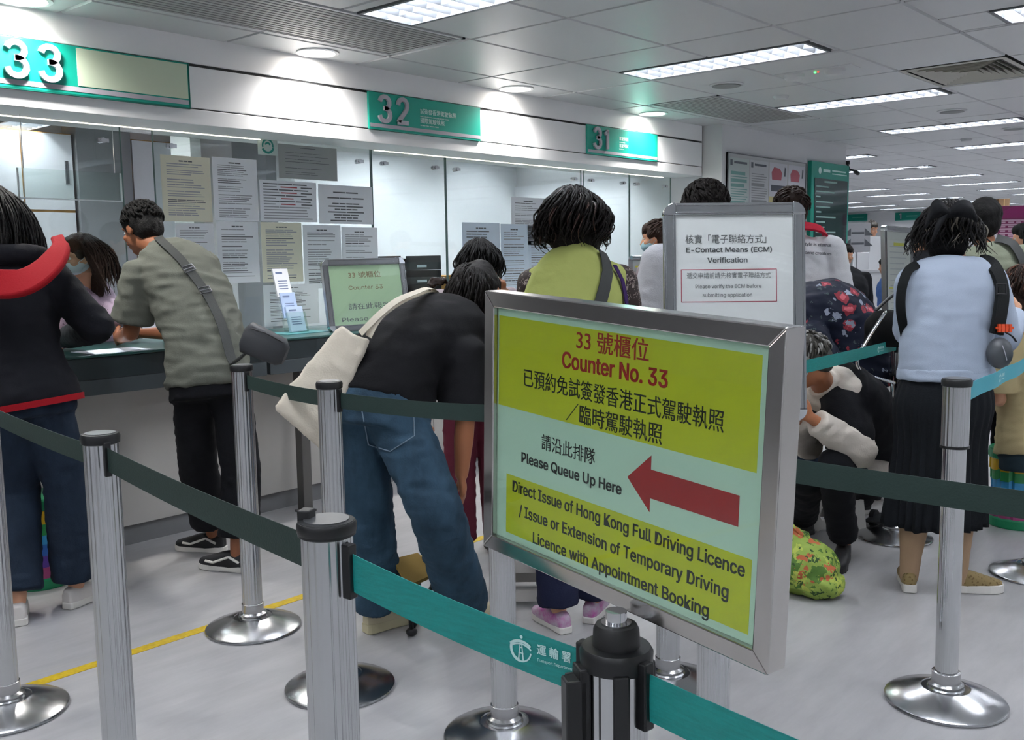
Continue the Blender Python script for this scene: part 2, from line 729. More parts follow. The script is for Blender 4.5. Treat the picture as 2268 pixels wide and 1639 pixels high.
# linear slot grilles
gm = mat('grille_metal', '#9fa09f', 0.5)
for n, (a, b, c, d) in enumerate(grilles):
    t = thing('slot_grille', ['long ribbed air grille beside the fascia above the 33 and 32 signs', 'ribbed air grille beside the fascia near the white column'][n], 'air grille', ((a + c) / 2, (b + d) / 2, ZC))
    m = MB()
    k = 16 if n == 0 else 16
    for i in range(k):
        x = a + (c - a) * (i + 0.5) / k
        m.box((x - 0.0125, b, ZC), (x + 0.0125, d, ZC + 0.012))
    obj('slats', m, gm, t)
    m = MB()
    m.box((a - .0, b, ZC - .003), (a + .02, d, ZC + .014)); m.box((c - .02, b, ZC - .003), (c, d, ZC + .014))
    m.box((a, b, ZC - .003), (c, b + .02, ZC + .014)); m.box((a, d - .02, ZC - .003), (c, d, ZC + .014))
    obj('frame', m, grey_tile, t)
    m = MB(); m.box((a, b, ZC + .05), (c, d, ZC + .06)); obj('backing', m, seam, t)

# square diffuser
t = thing('air_diffuser', 'square ceiling air vent with concentric louvres at upper right', 'air vent', ((vent[0] + vent[2]) / 2, (vent[1] + vent[3]) / 2, ZC))
vm = mat('vent_cream', '#b5b3aa', 0.5)
cx_, cy_ = (vent[0] + vent[2]) / 2, (vent[1] + vent[3]) / 2
hx, hy = (vent[2] - vent[0]) / 2, (vent[3] - vent[1]) / 2
m = MB()
for s0, s1, z0 in ((1.0, 0.90, 0),):
    for A, B in ((s0, s1),):
        m.add([(cx_ - hx * A, cy_ - hy * A, ZC - .004), (cx_ + hx * A, cy_ - hy * A, ZC - .004), (cx_ + hx * A, cy_ + hy * A, ZC - .004), (cx_ - hx * A, cy_ + hy * A, ZC - .004),
               (cx_ - hx * B, cy_ - hy * B, ZC - .006), (cx_ + hx * B, cy_ - hy * B, ZC - .006), (cx_ + hx * B, cy_ + hy * B, ZC - .006), (cx_ - hx * B, cy_ + hy * B, ZC - .006)],
              [(0, 1, 5, 4), (1, 2, 6, 5), (2, 3, 7, 6), (3, 0, 4, 7)])
obj('frame', m, vm, t)
for k in range(7):
    B = 0.86 - 0.115 * k
    A = B - 0.10
    m = MB()
    vs = []
    for s, z in ((B, ZC - .004), (A, ZC + .03), (A, ZC + .034), (B, ZC - .001)):
        vs += [(cx_ - hx * s, cy_ - hy * s, z), (cx_ + hx * s, cy_ - hy * s, z), (cx_ + hx * s, cy_ + hy * s, z), (cx_ - hx * s, cy_ + hy * s, z)]
    fs = []
    for q in range(4):
        for i in range(4):
            a0, a1 = q * 4 + i, q * 4 + (i + 1) % 4
            b0, b1 = ((q + 1) % 4) * 4 + i, ((q + 1) % 4) * 4 + (i + 1) % 4
            fs.append((a0, a1, b1, b0))
    m.add(vs, fs)
    obj('louvre_ring', m, vm, t)
m = MB(); m.box((vent[0] + .01, vent[1] + .01, ZC + .06), (vent[2] - .01, vent[3] - .01, ZC + .07)); obj('backing', m, seam, t)

# speakers, smoke heads, exit lamp
spk_m = mat('speaker_grille', '#8d8e8e', 0.7)


def round_speaker(x, y, lab, r=0.115):
    t = thing('ceiling_speaker', lab, 'ceiling speaker', (x, y, ZC), group='round ceiling speakers')
    a = MB(); a.lathe([(r - .012, -.010), (r, -.006), (r, 0.0), (r - .012, 0.0)], 32); obj('trim_ring', a, grey_tile, t, smooth=True, auto=40, world=False)
    a = MB(); a.lathe([(r - .02, -.014), (0.02, -.018), (0.001, -.018)], 32); obj('grille', a, spk_m, t, smooth=True, auto=40, world=False)


round_speaker(-3.40, 6.10, 'round ceiling speaker between the second and third louvred lights')
round_speaker(-2.71, 8.59, 'round ceiling speaker beyond the third louvred light')
round_speaker(-2.66, 10.25, 'round ceiling speaker near the fifth louvred light by the right edge')
round_speaker(-4.9, 13.9, 'dark round ceiling speaker far off above the green directory board')


def smoke(x, y, lab):
    t = thing('smoke_detector', lab, 'smoke detector', (x, y, ZC), group='smoke detectors')
    a = MB(); a.lathe([(.02, -.03), (.045, -.026), (.055, -.01), (.055, 0)], 24); obj('head', a, grey_tile, t, smooth=True, auto=40, world=False)


smoke(-3.36, 6.83, 'small smoke detector beside the round speaker, left of the third louvred light')
smoke(-3.26, 10.81, 'small smoke detector on the ceiling near the fourth louvred light')
smoke(-7.2, 19.2, 'small smoke detector far down the hall')
t = thing('emergency_light', 'twin emergency light panel with a tiny green lamp on the ceiling', 'emergency light', (-2.75, 6.08, ZC))
a = MB(); a.box((-3.0, 6.0, ZC - .006), (-2.5, 6.16, ZC + .002)); obj('plate', a, grey_tile, t, bevel=.002)
for x in (-2.9, -2.63):
    a = MB(); a.lathe([(.05, -.035), (.065, -.02), (.065, 0)], 24, T=Matrix.Translation((x, 6.08, ZC - .006)) @ Matrix.Diagonal((1, .8, 1, 1))); obj('lamp_head', a, offwhite, t, smooth=True, auto=40)
a = MB(); a.ell((-2.76, 6.08, ZC - .008), (.008, .008, .006)); obj('indicator', a, mat('green_led', '#40ff60', emit=4), t)
a = MB(); a.ell((-2.74, 6.08, ZC - .008), (.006, .006, .006)); obj('indicator', a, mat('red_led', '#ff4030', emit=1.5), t)
# ================================================================== COUNTER, GLASS, SIGNS
ZT = 0.988
for n, (a, b, num) in enumerate(((-0.5, 3.02, 33), (3.04, 5.12, 32), (5.14, 7.84, 31))):
    lab = ['white panelled service counter under the 33 sign', 'white panelled service counter under the 32 sign', 'white panelled service counter under the 31 sign by the column'][n]
    t = thing('service_counter', lab, 'counter', (-4.8, (a + b) / 2, 0), group='service counters')
    m = MB()
    step = (b - a) / 3
    for k in range(3):
        m.box((-5.02, a + k * step + .003, 0.10), (-4.60, a + (k + 1) * step - .003, 0.80))
    obj('panel', m, panel_m, t, bevel=.003)
    m = MB(); m.box((-5.02, a, 0.0), (-4.615, b, 0.11)); obj('plinth', m, brushed_dark if False else mat('plinth_grey', '#77787a', 0.45), t)
    m = MB(); m.box((-5.04, a, 0.80), (-4.40, b, 0.872)); obj('apron', m, apron_m, t, bevel=.003)
    m = MB(); m.box((-5.12, a, 0.872), (-4.40, b, ZT - .012)); obj('front_edge', m, mat('edge_slate', '#2e383b', 0.45), t, bevel=.004)
    m = MB(); m.box((-5.12, a, ZT - .012), (-4.392, b, ZT)); obj('worktop', m, dark_worktop, t, bevel=.003)
t = thing('support_stand', 'square grey metal leg holding up the counter edge behind the bent man', 'support', (-4.45, 3.05, 0))
for p in ((on(672, 1000, 0, -4.45).y),):
    m = MB(); m.box((-4.48, p - .03, .0), (-4.42, p + .03, .798)); obj('post', m, mat('leg_grey', '#6c6b69', .4, metal=.6), t, bevel=.004)
    m = MB(); m.box((-4.49, p - .045, .0), (-4.41, p + .045, .012)); obj('foot_plate', m, mat('leg_grey', '#6c6b69'), t)

# glass screens with clips
clip_m = chrome
gl_spec = [(-0.5, 1.30, ZT, 2.135, 'glass screen at the far left of window 33'), (1.32, 2.56, 1.36, 2.135, 'glass screen over the serving gap of window 33'),
           (2.74, 4.252, ZT, 2.135, 'glass screen covered with paper notices between windows 33 and 32'), (4.262, 4.93, ZT, 2.135, 'narrow glass screen under the right half of the 32 sign'),
           (4.94, 6.50, 1.22, 2.135, 'wide glass screen behind the woman in the lime vest'), (6.53, 7.19, ZT, 2.135, 'glass screen under the 31 sign'), (7.20, 7.86, ZT, 2.135, 'last glass screen next to the white column')]
for (a, b, z0, z1, lab) in gl_spec:
    t = thing('glass_screen', lab, 'glass screen', (XG, (a + b) / 2, z0), group='counter glass screens')
    m = MB(); m.box((XG - .005, a, z0), (XG + .005, b, min(z1, 2.126))); obj('pane', m, glass, t)
    for y in (a, b):
        m = MB(); m.box((XG - .0055, y - .0015, z0), (XG + .0055, y + .0015, 2.126))
        obj('edge', m, mat('glass_edge', '#5d7571', .2), t)
    for y in (a + .1, b - .1):
        if b - a > .5:
            m = MB(); m.tube([(XG - .02, y, 2.03), (XG + .025, y, 2.03)], .014, 14); m.box((XG + .012, y - .03, 2.02), (XG + .02, y + .03, 2.04)); obj('clip', m, clip_m, t)
t = thing('acrylic_panel', 'small clear acrylic panel hanging in front of window 33', 'panel', (-4.85, 2.2, 1.72))
m = MB(); m.box((-4.853, 1.99, 1.72), (-4.847, 2.50, 1.86)); obj('pane', m, glass, t)
m = MB(); m.box((-4.855, 1.99, 1.716), (-4.845, 2.50, 1.722)); m.box((-4.855, 1.988, 1.716), (-4.845, 1.994, 1.86)); m.box((-4.855, 2.496, 1.716), (-4.845, 2.502, 1.86)); obj('polished_edge', m, mat('bright_edge', '#dfe6e6', .3), t)
m = MB(); m.tube([(-4.85, 2.02, 1.86), (-4.85, 2.02, 2.14)], .002, 6); m.tube([(-4.85, 2.47, 1.86), (-4.85, 2.47, 2.14)], .002, 6); obj('hanger', m, chrome, t)


# overhead counter signs
def counter_sign(y0, num, lab, lines, patched=False, w=0.978):
    t = thing('counter_sign', lab, 'sign', (XF, y0 + w / 2, 2.19), group='teal counter number signs')
    T = frame_T((XF + .012, y0, 2.187), (0, 1, 0), (0, 0, 1))
    m = MB(); m.box((0, 0, -.012), (w, .221, .004), T); obj('panel', m, teal, t, bevel=.002)
    m = MB(); m.box((.008, .014, .004), (w - .006, .036, .0055), T); obj('silver_stripe', m, letter_grey, t)
    digits(num, T @ Matrix.Translation((.075 if not patched else .085, .050, .006)), .150, .148 if num != '31' else .125, .026, .014, letter_grey, t)
    x = .42
    for (s, y, sz) in lines:
        text(s, T @ Matrix.Translation((x, y, .0048)), sz, mat('sign_white', '#d6efe9', .4), t, off=.0004, ext=.0003, align='LEFT')
    if patched:
        m = MB(); m.box((.405, .042, .004), (w - .006, .214, .006), T); obj('blank_cover', m, mat('pale_green_sheet', '#c9d6be', .5), t)
        m = MB(); m.box((.0, -.006, -.010), (w + .004, .0, .006), T); m.box((w, -.006, -.010), (w + .005, .222, .006), T); obj('edge_trim', m, mat('dark_teal', '#0b6a5c', .4), t)


LN = [('正式香港駕駛執照', .142, .034), ('DIRECT ISSUE OF FULL HONG KONG DRIVING LICENCE', .116, .015), ('臨時駕駛執照', .086, .034), ('TEMPORARY DRIVING LICENCE', .060, .015)]
counter_sign(1.787, '33', 'teal counter sign 33 with its wording covered by a pale green sheet', [], True)
counter_sign(3.958, '32', 'teal counter sign 32 with two lines of white wording', [('試簽發香港駕駛執照', .142, .036), ('DIRECT ISSUE OF FULL HONG KONG DRIVING LICENCE', .112, .0155), ('國際駕駛執照', .084, .036), ('INTERNATIONAL DRIVING PERMIT', .056, .0155)])
counter_sign(6.131, '31', 'teal counter sign 31, nearest the white column', [('駕駛執照', .145, .032), ('DRIVING LICENCE', .118, .015), ('駕駛考試', .09, .032), ('DRIVING TEST', .064, .015)])

# ------------------------------------------------------------------ notices stuck to the glass
paper_w = mat('paper_white', '#eceff5', .6)
paper_c = mat('paper_cream', '#e6e3cf', .6)
paper_b = mat('paper_pale_blue', '#d6e2f0', .6)
ink = mat('ink_grey', '#a6a8ae', .7)
ink_d = mat('ink_dark', '#66686d', .7)
ink_r = mat('ink_red', '#b8535a', .7)


NOTE_N = [0]


def notice(pl, pr, h, lab, m_paper, style, name='paper_notice', cat='notice', x=XG + .008, group='paper notices on the glass'):
    """pl/pr: (y, ztop) of the upper corners on the glass plane; h height"""
    y0, zt = pl
    y1 = pr
    w = y1 - y0
    t = thing(name, lab, cat, (x, (y0 + y1) / 2, zt - h), group=group)
    NOTE_N[0] += 1
    T = frame_T((x + .0018 * (NOTE_N[0] % 4), y0, zt - h), (0, 1, 0), (0, 0, 1))
    m = MB(); m.box((0, 0, 0), (w, h, .0012), T); obj('sheet', m, m_paper, t)
    rng = random.Random(lab)
    m = MB()
    y = h * .93
    mats = [ink, ink_d, ink_r]
    k = 0
    while y > h * .06:
        if style == 'letter':
            lh = h * rng.choice((.012, .016))
            if k == 0:
                m.k = 1; a, b = .36, .64; lh = h * .02
            else:
                m.k = 0 if rng.random() < .75 else 1
                a, b = .11, rng.uniform(.6, .89)
            gap = lh * rng.choice((1.4, 1.4, 1.6, 4.0))
        elif style == 'red':
            lh = h * .028; a, b = .06, rng.uniform(.82, .94); m.k = 0 if k > 6 else 1
            gap = lh * 1.5
            if 1 <= k <= 7 and k % 2 == 1:
                m.k = 0; m.box((w * .06, y - lh, .0012), (w * rng.uniform(.25, .35), y, .0016), T)
                m.k = 2; m.box((w * .36, y - lh, .0012), (w * rng.uniform(.55, .7), y, .0016), T)
                m.k = 1; m.box((w * .72, y - lh, .0012), (w * .92, y, .0016), T)
                y -= lh + gap; k += 1
                continue
        else:   # centred big text
            lh = h * .032; s = rng.uniform(.2, .36); a, b = .5 - s, .5 + s; m.k = 1; gap = lh * rng.choice((1.3, 1.3, 3.5))
            if k == 0:
                y -= h * .1
        n = rng.randint(1, 4)
        x0 = a
        for q in range(n):
            x1 = a + (b - a) * (q + 1) / n
            m.box((w * x0, y - lh, .0012), (w * (x1 - .012), y, .0016), T)
            x0 = x1
        y -= lh + gap
        k += 1
    obj('print', m, mats, t)
    return t


def gp(px, py):
    p = on(px, py, 0, XG)
    return (p.y, p.z)


def notice_px(tl, tr, bl, lab, mp, style, **k):
    a = gp(*tl); b = gp(*tr); c = gp(*bl)
    return notice(a, b[0], a[1] - c[1], lab, mp, style, **k)


notice_px((352, 342), (462, 350), (358, 490), 'cream letter at upper left of the notices on the glass', paper_c, 'letter')
notice_px((466, 347), (565, 354), (470, 488), 'bluish white letter right of the cream letter on the glass', paper_w, 'letter')
notice_px((571, 398), (696, 407), (573, 490), 'wide notice with lines of red print on the glass', paper_w, 'red')
notice_px((702, 408), (822, 415), (703, 495), 'wide notice with large centred lines in a dark holder at glass edge', paper_w, 'big')
notice_px((385, 494), (470, 500), (390, 620), 'white letter just right of the green shirted man head', paper_w, 'letter')
notice_px((476, 490), (568, 497), (482, 628), 'white letter between the man head and the second cream letter', paper_w, 'letter')
notice_px((574, 492), (664, 499), (578, 626), 'second cream letter, in the lower row on the glass', paper_c, 'letter')
notice_px((668, 498), (752, 505), (671, 640), 'white letter left of the last sheet in the lower row', paper_w, 'letter')
notice_px((753, 503), (833, 509), (755, 640), 'last white sheet at the right end of the lower row', paper_w, 'letter')
notice_px((580, 632), (702, 638), (584, 724), 'notice on the glass behind the leaflet holder', paper_w, 'letter')
notice_px((612, 318), (742, 330), (612, 394), 'faint grey notice with small pictures high on the glass', mat('paper_grey', '#a3a8a6', .6), 'letter')
# round green sticker
t = thing('sticker', 'pale square sticker with a teal round swirl mark high on the glass', 'sticker', tuple(on(590, 322, 0, XG)))
a = gp(568, 300); b = gp(612, 305); c = gp(568, 342)
T = frame_T((XG + .007, a[0], c[1]), (0, 1, 0), (0, 0, 1))
w_, h_ = b[0] - a[0], a[1] - c[1]
m = MB(); m.box((0, 0, 0), (w_, h_, .001), T); obj('sheet', m, mat('sticker_pale', '#c0d0cc', .5), t)
m = MB()
for r0, r1, a0, a1 in ((.30, .22, -0.2, 3.4), (.34, .24, 3.6, 6.0), (.16, .08, 0.3, 2.8)):
    n = 14
    for i in range(n):
        u0, u1 = a0 + (a1 - a0) * i / n, a0 + (a1 - a0) * (i + 1) / n
        cc = V((w_ / 2, h_ / 2, .0014))
        P = lambda r, u: T @ (cc + V((r * w_ * math.cos(u), r * w_ * math.sin(u), 0)))
        m.quad(P(r0, u0), P(r0, u1), P(r1, u1), P(r1, u0))
obj('emblem', m, mat('sticker_teal', '#15857a', .5), t)

# leaflets holder on the counter
hp = on(655, 736, 2, ZT)
t = thing('leaflet_holder', 'clear acrylic leaflet holder with blue white leaflets on the counter', 'leaflet holder', tuple(hp))
q = V((hp.x, hp.y, ZT))
for k, (dz, back, w2, h2, mm) in enumerate(((.20, -.05, .105, .17, paper_w), (.08, .0, .105, .15, mat('leaflet_blue', '#b9cdf0', .35)), (.0, .045, .115, .15, mat('leaflet_light', '#c9daf5', .35)))):
    o = q + V((back * .8 - .02, -.055 - .012 * (2 - k), dz + .004))
    T = frame_T(o, (0, 1, 0), (-.28, 0, 1))
    m = MB(); m.box((0, 0, 0), (w2, h2, .012), T); obj('leaflet', m, mm, t)
    m = MB()
    for i in range(4):
        m.box((w2 * .2, h2 * (.55 - .09 * i), .0122), (w2 * .8, h2 * (.58 - .09 * i), .0126), T)
    m.box((w2 * .15, h2 * .82, .0122), (w2 * .6, h2 * .88, .0126), T)
    obj('print', m, mat('ink_blue', '#6f7fa6', .6), t)
m = MB()
T = frame_T(q + V((.03, -.062, .0)), (0, 1, 0), (-.28, 0, 1))
m.box((0, 0, .012), (.125, .12, .015), T); m.box((0, 0, -.05), (.003, .12, .015), T); m.box((.122, 0, -.05), (.125, .12, .015), T); m.box((0, 0, -.05), (.125, .004, .015), T)
obj('holder', m, glass, t)
t = thing('teal_mat', 'thin teal mat under the leaflet holder on the counter', 'mat', tuple(hp)); m = MB(); m.box((hp.x - .07, hp.y - .16, ZT + .0002), (hp.x + .14, hp.y + .16, ZT + .003)); obj('sheet', m, mat('teal_mat', '#4d8f94', .4), t)
# form lying on the counter
fp = on(215, 772, 2, ZT)
t = thing('paper_form', 'pale blue paper form lying on the counter under the man hands', 'paper', (fp.x, fp.y, ZT)); m = MB(); m.box((-4.63, fp.y - .17, ZT + .0003), (-4.40, fp.y + .13, ZT + .002)); obj('sheet', m, paper_b, t)

# ------------------------------------------------------------------ things behind the glass
cab_m = mat('cabinet_white', '#e2e3e8', .45)
org = mat('cabinet_orange', '#b98a4a', .5)
hand = mat('handle_dark', '#4a4b4f', .5)


def cabinet(y0, y1, z0, z1, x, lab, nd):
    t = thing('office_cabinet', lab, 'cabinet', (x, (y0 + y1) / 2, z0), group='tall office cabinets')
    m = MB(); m.box((x - .45, y0, z0), (x, y1, z1)); obj('body', m, org, t)
    w = (y1 - y0) / nd
    for k in range(nd):
        for (a, b) in ((z0 + .01, z0 + .92), (z0 + .94, z0 + 1.82), (z0 + 1.84, z1 - .01)):
            m = MB(); m.box((x, y0 + k * w + .008, a), (x + .02, y0 + (k + 1) * w - .008, b)); d = obj('door', m, cab_m, t)
            m = MB()
            yy = y0 + (k + 1) * w - .06 if k % 2 == 0 else y0 + k * w + .06
            m.box((x + .02, yy - .012, (a + b) / 2 - .09), (x + .035, yy + .012, (a + b) / 2 + .09)); obj('handle', m, hand, d)


cabinet(1.7, 3.72, 0, 2.45, -8.0, 'white double cabinet row with orange edges at far left behind the glass', 5)
cabinet(4.22, 4.6, 0, 2.45, -8.0, 'narrow white cabinet with orange edges beside the grey pillar behind the glass', 1)
m = MB(); m.box((-8.2, 3.74, 0), (-7.95, 4.2, 2.57)); struct('trim_2', m, mat('pillar_grey', '#85868a', .6))
m = MB(); m.box((-6.3, 3.62, 0), (-6.05, 3.70, 2.57)); struct('trim_3', m, mat('frame_grey', '#9a9b98', .5))
m = MB(); m.box((-7.6, 4.95, 0), (-7.1, 5.05, 2.57)); struct('trim_4', m, mat('pillar_grey', '#85868a', .6))


def box_thing(name, lab, cat, lo, hi, m, group=None, bev=.004):
    t = thing(name, lab, cat, ((lo[0] + hi[0]) / 2, (lo[1] + hi[1]) / 2, lo[2]), group=group)
    b = MB(); b.box(lo, hi)
    obj('body', b, m, t, bevel=bev)
    return t


# desk behind the glass with letter trays
t = thing('office_desk', 'long office desk behind the counter glass', 'desk', (-5.75, 5.0, 0))
m = MB(); m.box((-6.4, 2.85, .70), (-5.46, 7.7, .74)); obj('desk_top', m, mat('desk_grey', '#a8a49d', .5), t)
for y in (2.95, 5.2, 7.5):
    m = MB(); m.box((-6.35, y - .03, 0), (-5.5, y + .03, .70)); obj('leg', m, hand, t)
tp = on(890, 640, 0, -5.75)
t = thing('tray_stack', 'stack of black letter trays with white tabs behind the glass', 'letter trays', (tp.x, tp.y, .74))
blk = mat('tray_black', '#1c1d20', .4)
for k in range(6):
    z = .745 + k * .115
    m = MB()
    m.box((-5.95, tp.y - .19, z), (-5.55, tp.y + .24, z + .008)); m.box((-5.95, tp.y - .19, z), (-5.945, tp.y + .24, z + .09)); m.box((-5.95, tp.y - .19, z), (-5.55, tp.y - .183, z + .11)); m.box((-5.95, tp.y + .233, z), (-5.55, tp.y + .24, z + .11)); m.box((-5.56, tp.y - .19, z), (-5.55, tp.y + .24, z + .06))
    tr = obj('tray', m, blk, t)
    m = MB(); m.box((-5.549, tp.y - .02, z + .02), (-5.546, tp.y + .08, z + .04)); obj('tab', m, paper_w, tr)
op = on(968, 640, 0, -5.7)
box_thing('cardboard_box', 'orange tan box beside the black trays behind the glass', 'box', (-5.95, op.y - .02, .74), (-5.65, op.y + .22, 1.27), mat('box_orange', '#b98238', .6))
# white papers standing and on the right wall
notice((5.62, 1.86), 6.02, .36, 'grey printed poster taped inside the glass left of the curly head', paper_w, 'letter', x=XG + .008)
notice((6.03, 1.855), 6.38, .36, 'grey printed poster taped inside the glass partly behind the curly head', paper_w, 'letter', x=XG + .008)
bp1 = on(1015, 500, 0, XG)
notice((5.08, 1.66), 5.48, .50, 'pale blue sheet taped low on the wide glass screen', paper_b, 'letter')
notice((5.49, 1.655), 5.80, .50, 'pale blue sheet right of the first blue sheet on the wide glass', paper_b, 'letter')
notice((5.81, 1.65), 6.15, .50, 'pale blue sheet behind the curly haired woman shoulder', paper_b, 'letter')
notice((1.62, 1.93), 1.93, .42, 'cream notice on the glass at the left picture edge', paper_c, 'letter')
# ================================================================== QUEUE POSTS AND BELTS
base_m = mat('spun_steel_base', '#b9babc', .2, metal=1.0)
base_m.node_tree.nodes['Principled BSDF'].inputs['Anisotropic'].default_value = .6


def make_post(h=1.02, kind='flute', rad=.038, top=True):
    t = thing('queue_post', 'x', 'queue post')
    b = MB()
    prof = [(.178, 0), (.181, .006), (.179, .011), (.172, .015), (.12, .034), (.078, .049), (.072, .0505), (.071, .048), (.055, .049), (.050, .055)]
    b.lathe(prof + [(.02, .055)], 64)
    obj('base', b, base_m, t, smooth=True, auto=35, world=False)
    c = MB(); c.lathe([(.052, .054), (.052, .062), (rad + .003, .068), (rad + .003, .10), (rad, .102)], 40); obj('collar', c, brushed, t, smooth=True, auto=40, world=False)
    p = MB()
    fl_ = (18, rad * .055)
    if kind == 'sleeve':
        p.lathe([(rad * .86, .07), (rad * .86, h - .20)], 88, flute=(18, rad * .02))
        obj('pole', p, chrome, t, smooth=True, auto=60, world=False)
        p = MB(); p.lathe([(rad, h - .205), (rad, h - .018)], 132, flute=fl_); obj('sleeve', p, alu, t, smooth=True, auto=60, world=False)
        p = MB(); p.lathe([(rad + .002, h - .212), (rad + .002, h - .204)], 40); obj('band', p, black_pl, t, world=False)
    else:
        p.lathe([(rad, .07), (rad, h - .018)], 132, flute=fl_)
        obj('pole', p, alu, t, smooth=True, auto=60, world=False)
    if top:
        c = MB(); c.lathe([(rad + .001, h - .024), (rad + .004, h - .022), (rad + .005, h - .008), (rad + .002, h - .001), (rad - .004, h)], 48); obj('cap', c, black_pl, t, smooth=True, auto=40, world=False)
        c = MB(); c.lathe([(rad - .005, h - .001), (rad - .005, h + .0012)], 48); obj('cap_disc', c, mat('cap_disc_steel', '#8b8d90', .38, metal=1.0), t, world=False)
    return t


def clip(t, ang, h, w=.022, ht=.085):
    """black belt cassette mouth on the pole, facing ang (local)"""
    m = MB()
    T = Matrix.Rotation(ang, 4, 'Z')
    m.box((.034, -w / 2, h - .024 - ht), (.046, w / 2, h - .020), T)
    m.box((.044, -w / 2 - .003, h - .028 - ht), (.050, -w / 2 + .004, h - .020), T)
    m.box((.044, w / 2 - .004, h - .028 - ht), (.050, w / 2 + .003, h - .020), T)
    obj('belt_clip', m, black_pl, t, world=False, bevel=.002)


HP = 1.02
PP = {}
pA = make_post()
pS = make_post(kind='sleeve', rad=.0395)
P6 = tuple(at(1365, 1441, 1.15))[:2]
posts = [
    ('P1', (-3.16, 1.15), pA, 'fluted steel queue post cut off by the left picture edge'),
    ('P2', (-2.155, 1.025), pA, 'fluted steel queue post at left foreground standing before the counter'),
    ('P3', (-3.165, 2.06), pA, 'fluted steel queue post standing on the yellow floor line'),
    ('P4', (-2.485, 1.935), pA, 'fluted steel queue post left of the bent man in jeans'),
    ('P7', (-1.845, 2.035), pA, 'fluted steel queue post partly behind the left edge of the yellow sign'),
    ('P9', (-1.09, 1.92), pA, 'steel queue post that carries the white verification sign'),
    ('P8', (-1.66, 2.63), pA, 'steel queue post with round base seen just under the yellow sign'),
    ('P10', (-.93, 3.08), pS, 'steel queue post with a wider ribbed top sleeve in front of the black skirt'),
    ('P11', (-1.71, 4.77), pS, 'steel queue post behind the woman in the black skirt'),
    ('P12', (-1.035, 4.58), pS, 'steel queue post at the right edge with only its base in view'),
]
posts += [('P14', (.1, 1.915), pA, 'steel queue post past the right edge holding the end of the dark belt'), ('P13', (P6[0] + .75, P6[1] - .10), pA, 'steel queue post past the bottom right corner holding the teal belt')]
used = set()
for key, (x, y), pr, lab in posts:
    if id(pr) not in used:
        used.add(id(pr))
        o = pr
        o.location = (x, y, 0)
        o['label'] = lab
        o['group'] = 'steel queue posts'
    else:
        o = dup(pr, (x, y, 0), 0, lab, 'steel queue posts')
    PP[key] = o
# the two posts of the front row
P5 = (-1.125, .862)
o = make_post(h=1.027)
o.location = (*P5, 0)
o['label'] = 'front fluted queue post with a black receiver cap, start of the teal belt'
o['group'] = 'steel queue posts'
m = MB()
m.lathe([(.036, 1.026), (.0415, 1.025), (.0435, 1.021), (.0435, 1.011), (.041, 1.006), (.036, 1.006)], 48)
obj('receiver_ring', m, black_pl, o, smooth=True, auto=40, world=False)
m = MB(); T = Matrix.Rotation(math.radians(205), 4, 'Z'); m.box((.022, -.011, 1.02), (.042, .011, 1.040), T); obj('receiver_tab', m, black_pl, o, world=False, bevel=.002)
PP['P5'] = o
H6 = .945
o = make_post(h=H6, top=False, rad=.0375)
o.location = (*P6, 0)
o['label'] = 'front queue post with a black adapter head carrying the yellow sign'
o['group'] = 'steel queue posts'
PP['P6'] = o
a6 = math.degrees(math.atan2(-P6[1], -P6[0]))
m = MB(); m.lathe([(.036, H6 - .022), (.0425, H6 - .022), (.0435, H6 - .004), (.040, H6 + .002), (.03, H6 + .003)], 48); obj('cap', m, black_pl, o, smooth=True, auto=40, world=False)
m = MB(); m.lathe([(.028, H6 + .002), (.027, H6 + .022), (.024, H6 + .028), (.019, H6 + .028)], 40); obj('adapter', m, mat('black_rubber', '#19191a', .5), o, smooth=True, auto=40, world=False)
m = MB(); m.lathe([(.018, H6 + .027), (.018, H6 + .0305), (.0125, H6 + .0305)], 40); obj('washer', m, chrome, o, smooth=True, auto=40, world=False)
for da, w, h_, ex in ((0, .019, .095, 0.0), (-78, .03, .095, .004), (100, .018, .03, 0)):
    m = MB(); T = Matrix.Rotation(math.radians(a6 + 8 + da), 4, 'Z')
    m.box((.036, -w / 2, H6 - .022 - h_), (.046 + ex, w / 2, H6 - .018), T)
    if da == -78:
        m.box((.040, -w / 2, H6 - .022 - h_ - .01), (.060, -w / 2 + .006, H6 - .03), T)
        m.box((.040, -w / 2 + .006, H6 - .022 - h_), (.066, w / 2, H6 - .03), T)
    elif da == 0:
        m.lathe([(.004, 0), (.0095, .001), (.0095, .006)], 20, T=T @ Matrix.Translation((.041, 0, H6 - .022 - h_ - .003)))
    obj('belt_clip', m, black_pl, o, world=False, bevel=.0025)

belt_teal = mat('belt_teal', '#0d8a85', .5, bump=(260, .12), vary=(30, '#0b7d79', (1, 1, 8)))
belt_dark = mat('belt_dark_green', '#1c322d', .6, bump=(260, .12))
belt_sky = mat('belt_light_teal', '#2aa3b4', .45, bump=(260, .1))
belt_ink = mat('belt_print', '#bfe0dd', .5)


